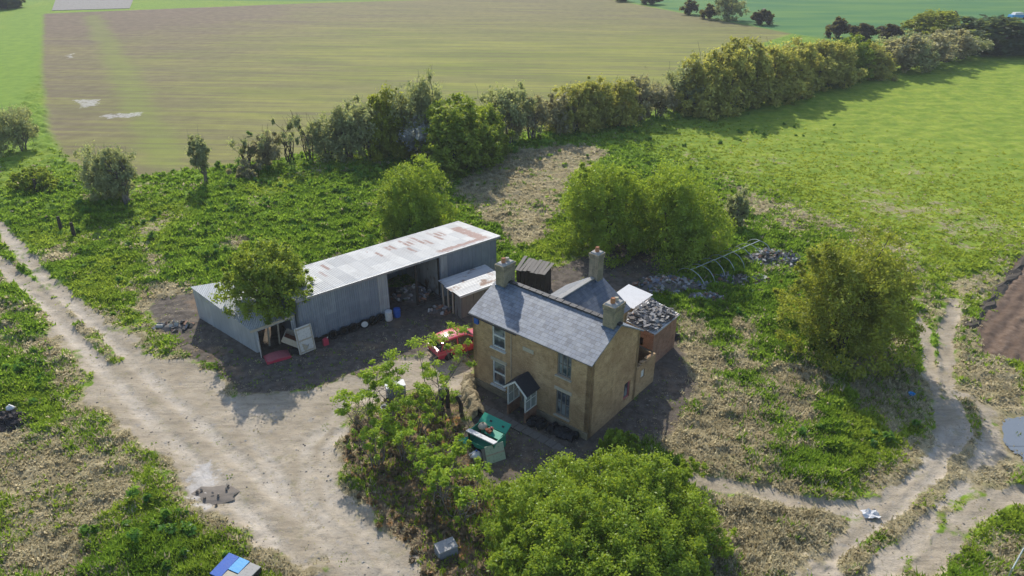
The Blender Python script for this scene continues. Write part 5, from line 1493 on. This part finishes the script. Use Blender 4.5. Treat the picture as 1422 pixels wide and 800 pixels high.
# puddle, concrete pad and bank
def setting():
    m = MB(); P = [at(*q) for q in ((1390, 588), (1398, 582), (1420, 580), (1470, 585), (1480, 640), (1425, 645), (1408, 630), (1395, 618))]
    Q = []
    for i in range(len(P)):
        for k in range(6):
            q = P[i].lerp(P[(i + 1) % len(P)], k / 6); Q.append((q.x + rnd.gauss(0, .09), q.y + rnd.gauss(0, .09), .06))
    m.add(Q, [tuple(range(len(Q)))])
    t = NT('puddle_water'); n = t.noise(t.pos(), 2.0, 3)
    MAT['puddle'] = t.pbr((.17, .19, .21), .10, t.bump(n, .06, .02), spec=.6)
    tag(m.build('puddle', 'puddle'), kind='structure')
    m = MB(); P = [at(*q) for q in ((72, 15), (180, 12), (185, 0), (78, -2))]
    m.add([(q.x, q.y, .12) for q in P] + [(q.x, q.y, -.3) for q in P], [(0, 1, 2, 3), (0, 4, 5, 1), (1, 5, 6, 2), (2, 6, 7, 3), (3, 7, 4, 0)])
    plain('old_concrete', (.24, .225, .205), .95, dirt_amt=.7, scale=.4); tag(m.build('concrete_pad', 'old_concrete'), kind='structure')
    # dark bank at the ploughed field's edge
    a = at(1345, 456); b = at(1500, 268); m = MB(); N = 40; prof = [(-.42, -.05), (-.25, .12), (.0, .20), (.22, .13), (.40, -.05)]
    d = (b - a).normalized(); s = Vector((d.y, -d.x, 0)); vs = []; fs = []
    for i in range(N + 1):
        c = a.lerp(b, i / N)
        for o, z in prof: vs.append(c + s * (o * (1 + .35 * math.sin(i * 1.7)) + rnd.gauss(0, .10)) + Vector((0, 0, z * (1 + rnd.gauss(0, .35)))))
    for i in range(N):
        for j in range(4): fs.append((i * 5 + j, i * 5 + j + 1, (i + 1) * 5 + j + 1, (i + 1) * 5 + j))
    m.add(vs, fs)
    t = NT('dark_earth'); n = t.noise(t.pos(), 3, 4); MAT['dark_earth'] = t.pbr(t.mix(n, (.04, .034, .027), (.10, .08, .06)), .95, t.bump(n, .5, .1))
    tag(m.build('earth_bank', 'dark_earth'), kind='structure')
    # dry bank between path and cottage
    path = [at(*q) for q in ((652, 528), (650, 545), (657, 562), (664, 582))]
    m = MB(); vs = []; fs = []; N = 18; pr = [(-.55, -.06), (-.35, .4), (-.08, .62), (.2, .5), (.5, -.06)]
    for i in range(N + 1):
        t_ = i / N * 3; k = min(int(t_), 2); c = path[k].lerp(path[k + 1], t_ - k); dd = (path[k + 1] - path[k]).normalized(); s = Vector((dd.y, -dd.x, 0))
        for o, z in pr: vs.append(c + s * (o + rnd.gauss(0, .07)) + Vector((0, 0, z * (1 + rnd.gauss(0, .16)))))
    for i in range(N):
        for j in range(4): fs.append((i * 5 + j, i * 5 + j + 1, (i + 1) * 5 + j + 1, (i + 1) * 5 + j))
    m.add(vs, fs)
    t = NT('dry_bank'); n = t.noise(t.pos(), 2.6, 5); MAT['dry_bank'] = t.pbr(t.mix(t.step(n, .35, .65), (.16, .125, .07), (.36, .295, .18)), .95, t.bump(t.noise(t.pos(), 9, 4), .8, .1))
    tag(m.build('dry_bank', 'dry_bank', smooth=True), kind='structure')
    # paved path in front of the cottage
    m = MB(); g = random.Random(3)
    for k in range(16):
        x = .2 + k * .52
        m.box(hloc(x, -1.55 + g.gauss(0, .03), .035), (.49, .55, .07), (0, 0, TH + R(g.gauss(0, 1.5))))
    plain('old_slab', (.17, .15, .13), .95, dirt_amt=.7); tag(m.build('garden_path', 'old_slab'), kind='structure')
setting()

# ------------------------------------------------------------------ light, camera, world
EL, AZ = R(36), R(-77)                           # sun height; the way shadows run (angle from +x)
toward = Vector((-math.cos(AZ) * math.cos(EL), -math.sin(AZ) * math.cos(EL), math.sin(EL)))
sl = bpy.data.lights.new('sun', 'SUN'); sl.energy = 3.7; sl.angle = R(.6); sl.color = (1.0, .945, .85)
so = bpy.data.objects.new('sun', sl); COL.objects.link(so)
so.rotation_euler = toward.to_track_quat('Z', 'Y').to_euler(); so.location = (0, 40, 60)
w = bpy.data.worlds.new('World'); sc.world = w; w.use_nodes = True
nt = w.node_tree; nt.nodes.clear()
sk = nt.nodes.new('ShaderNodeTexSky'); sk.sky_type = 'NISHITA'; sk.sun_disc = False
sk.sun_elevation = EL; sk.sun_rotation = math.atan2(toward.x, toward.y)
bg = nt.nodes.new('ShaderNodeBackground'); bg.inputs[1].default_value = .15
wo = nt.nodes.new('ShaderNodeOutputWorld'); nt.links.new(sk.outputs[0], bg.inputs[0]); nt.links.new(bg.outputs[0], wo.inputs[0])

hz = MB(); hz.box((0, 0, 13.5), (1900, 1900, 29))
t = NT('haze_air')
v = t.n('ShaderNodeVolumePrincipled', {'Color': (.86, .91, .96, 1), 'Density': .00032, 'Anisotropy': .0})
t.t.links.new(v.outputs[0], t.out.inputs['Volume']); MAT['haze'] = t.m
tag(hz.build('haze', 'haze'), kind='stuff')
cam = bpy.data.cameras.new('camera'); co = bpy.data.objects.new('camera', cam); COL.objects.link(co)
cam.sensor_width = 36; cam.lens = F / 1422 * 36; cam.clip_end = 12000; cam.clip_start = .5
co.location = (0, 0, CAMH); co.rotation_euler = (R(90) - PITCH, 0, 0)
sc.camera = co
sc.view_settings.view_transform = 'Standard'; sc.view_settings.look = 'None'; sc.view_settings.gamma = 1; sc.view_settings.exposure = .46
sc.cycles.max_bounces = 5; sc.cycles.transparent_max_bounces = 6
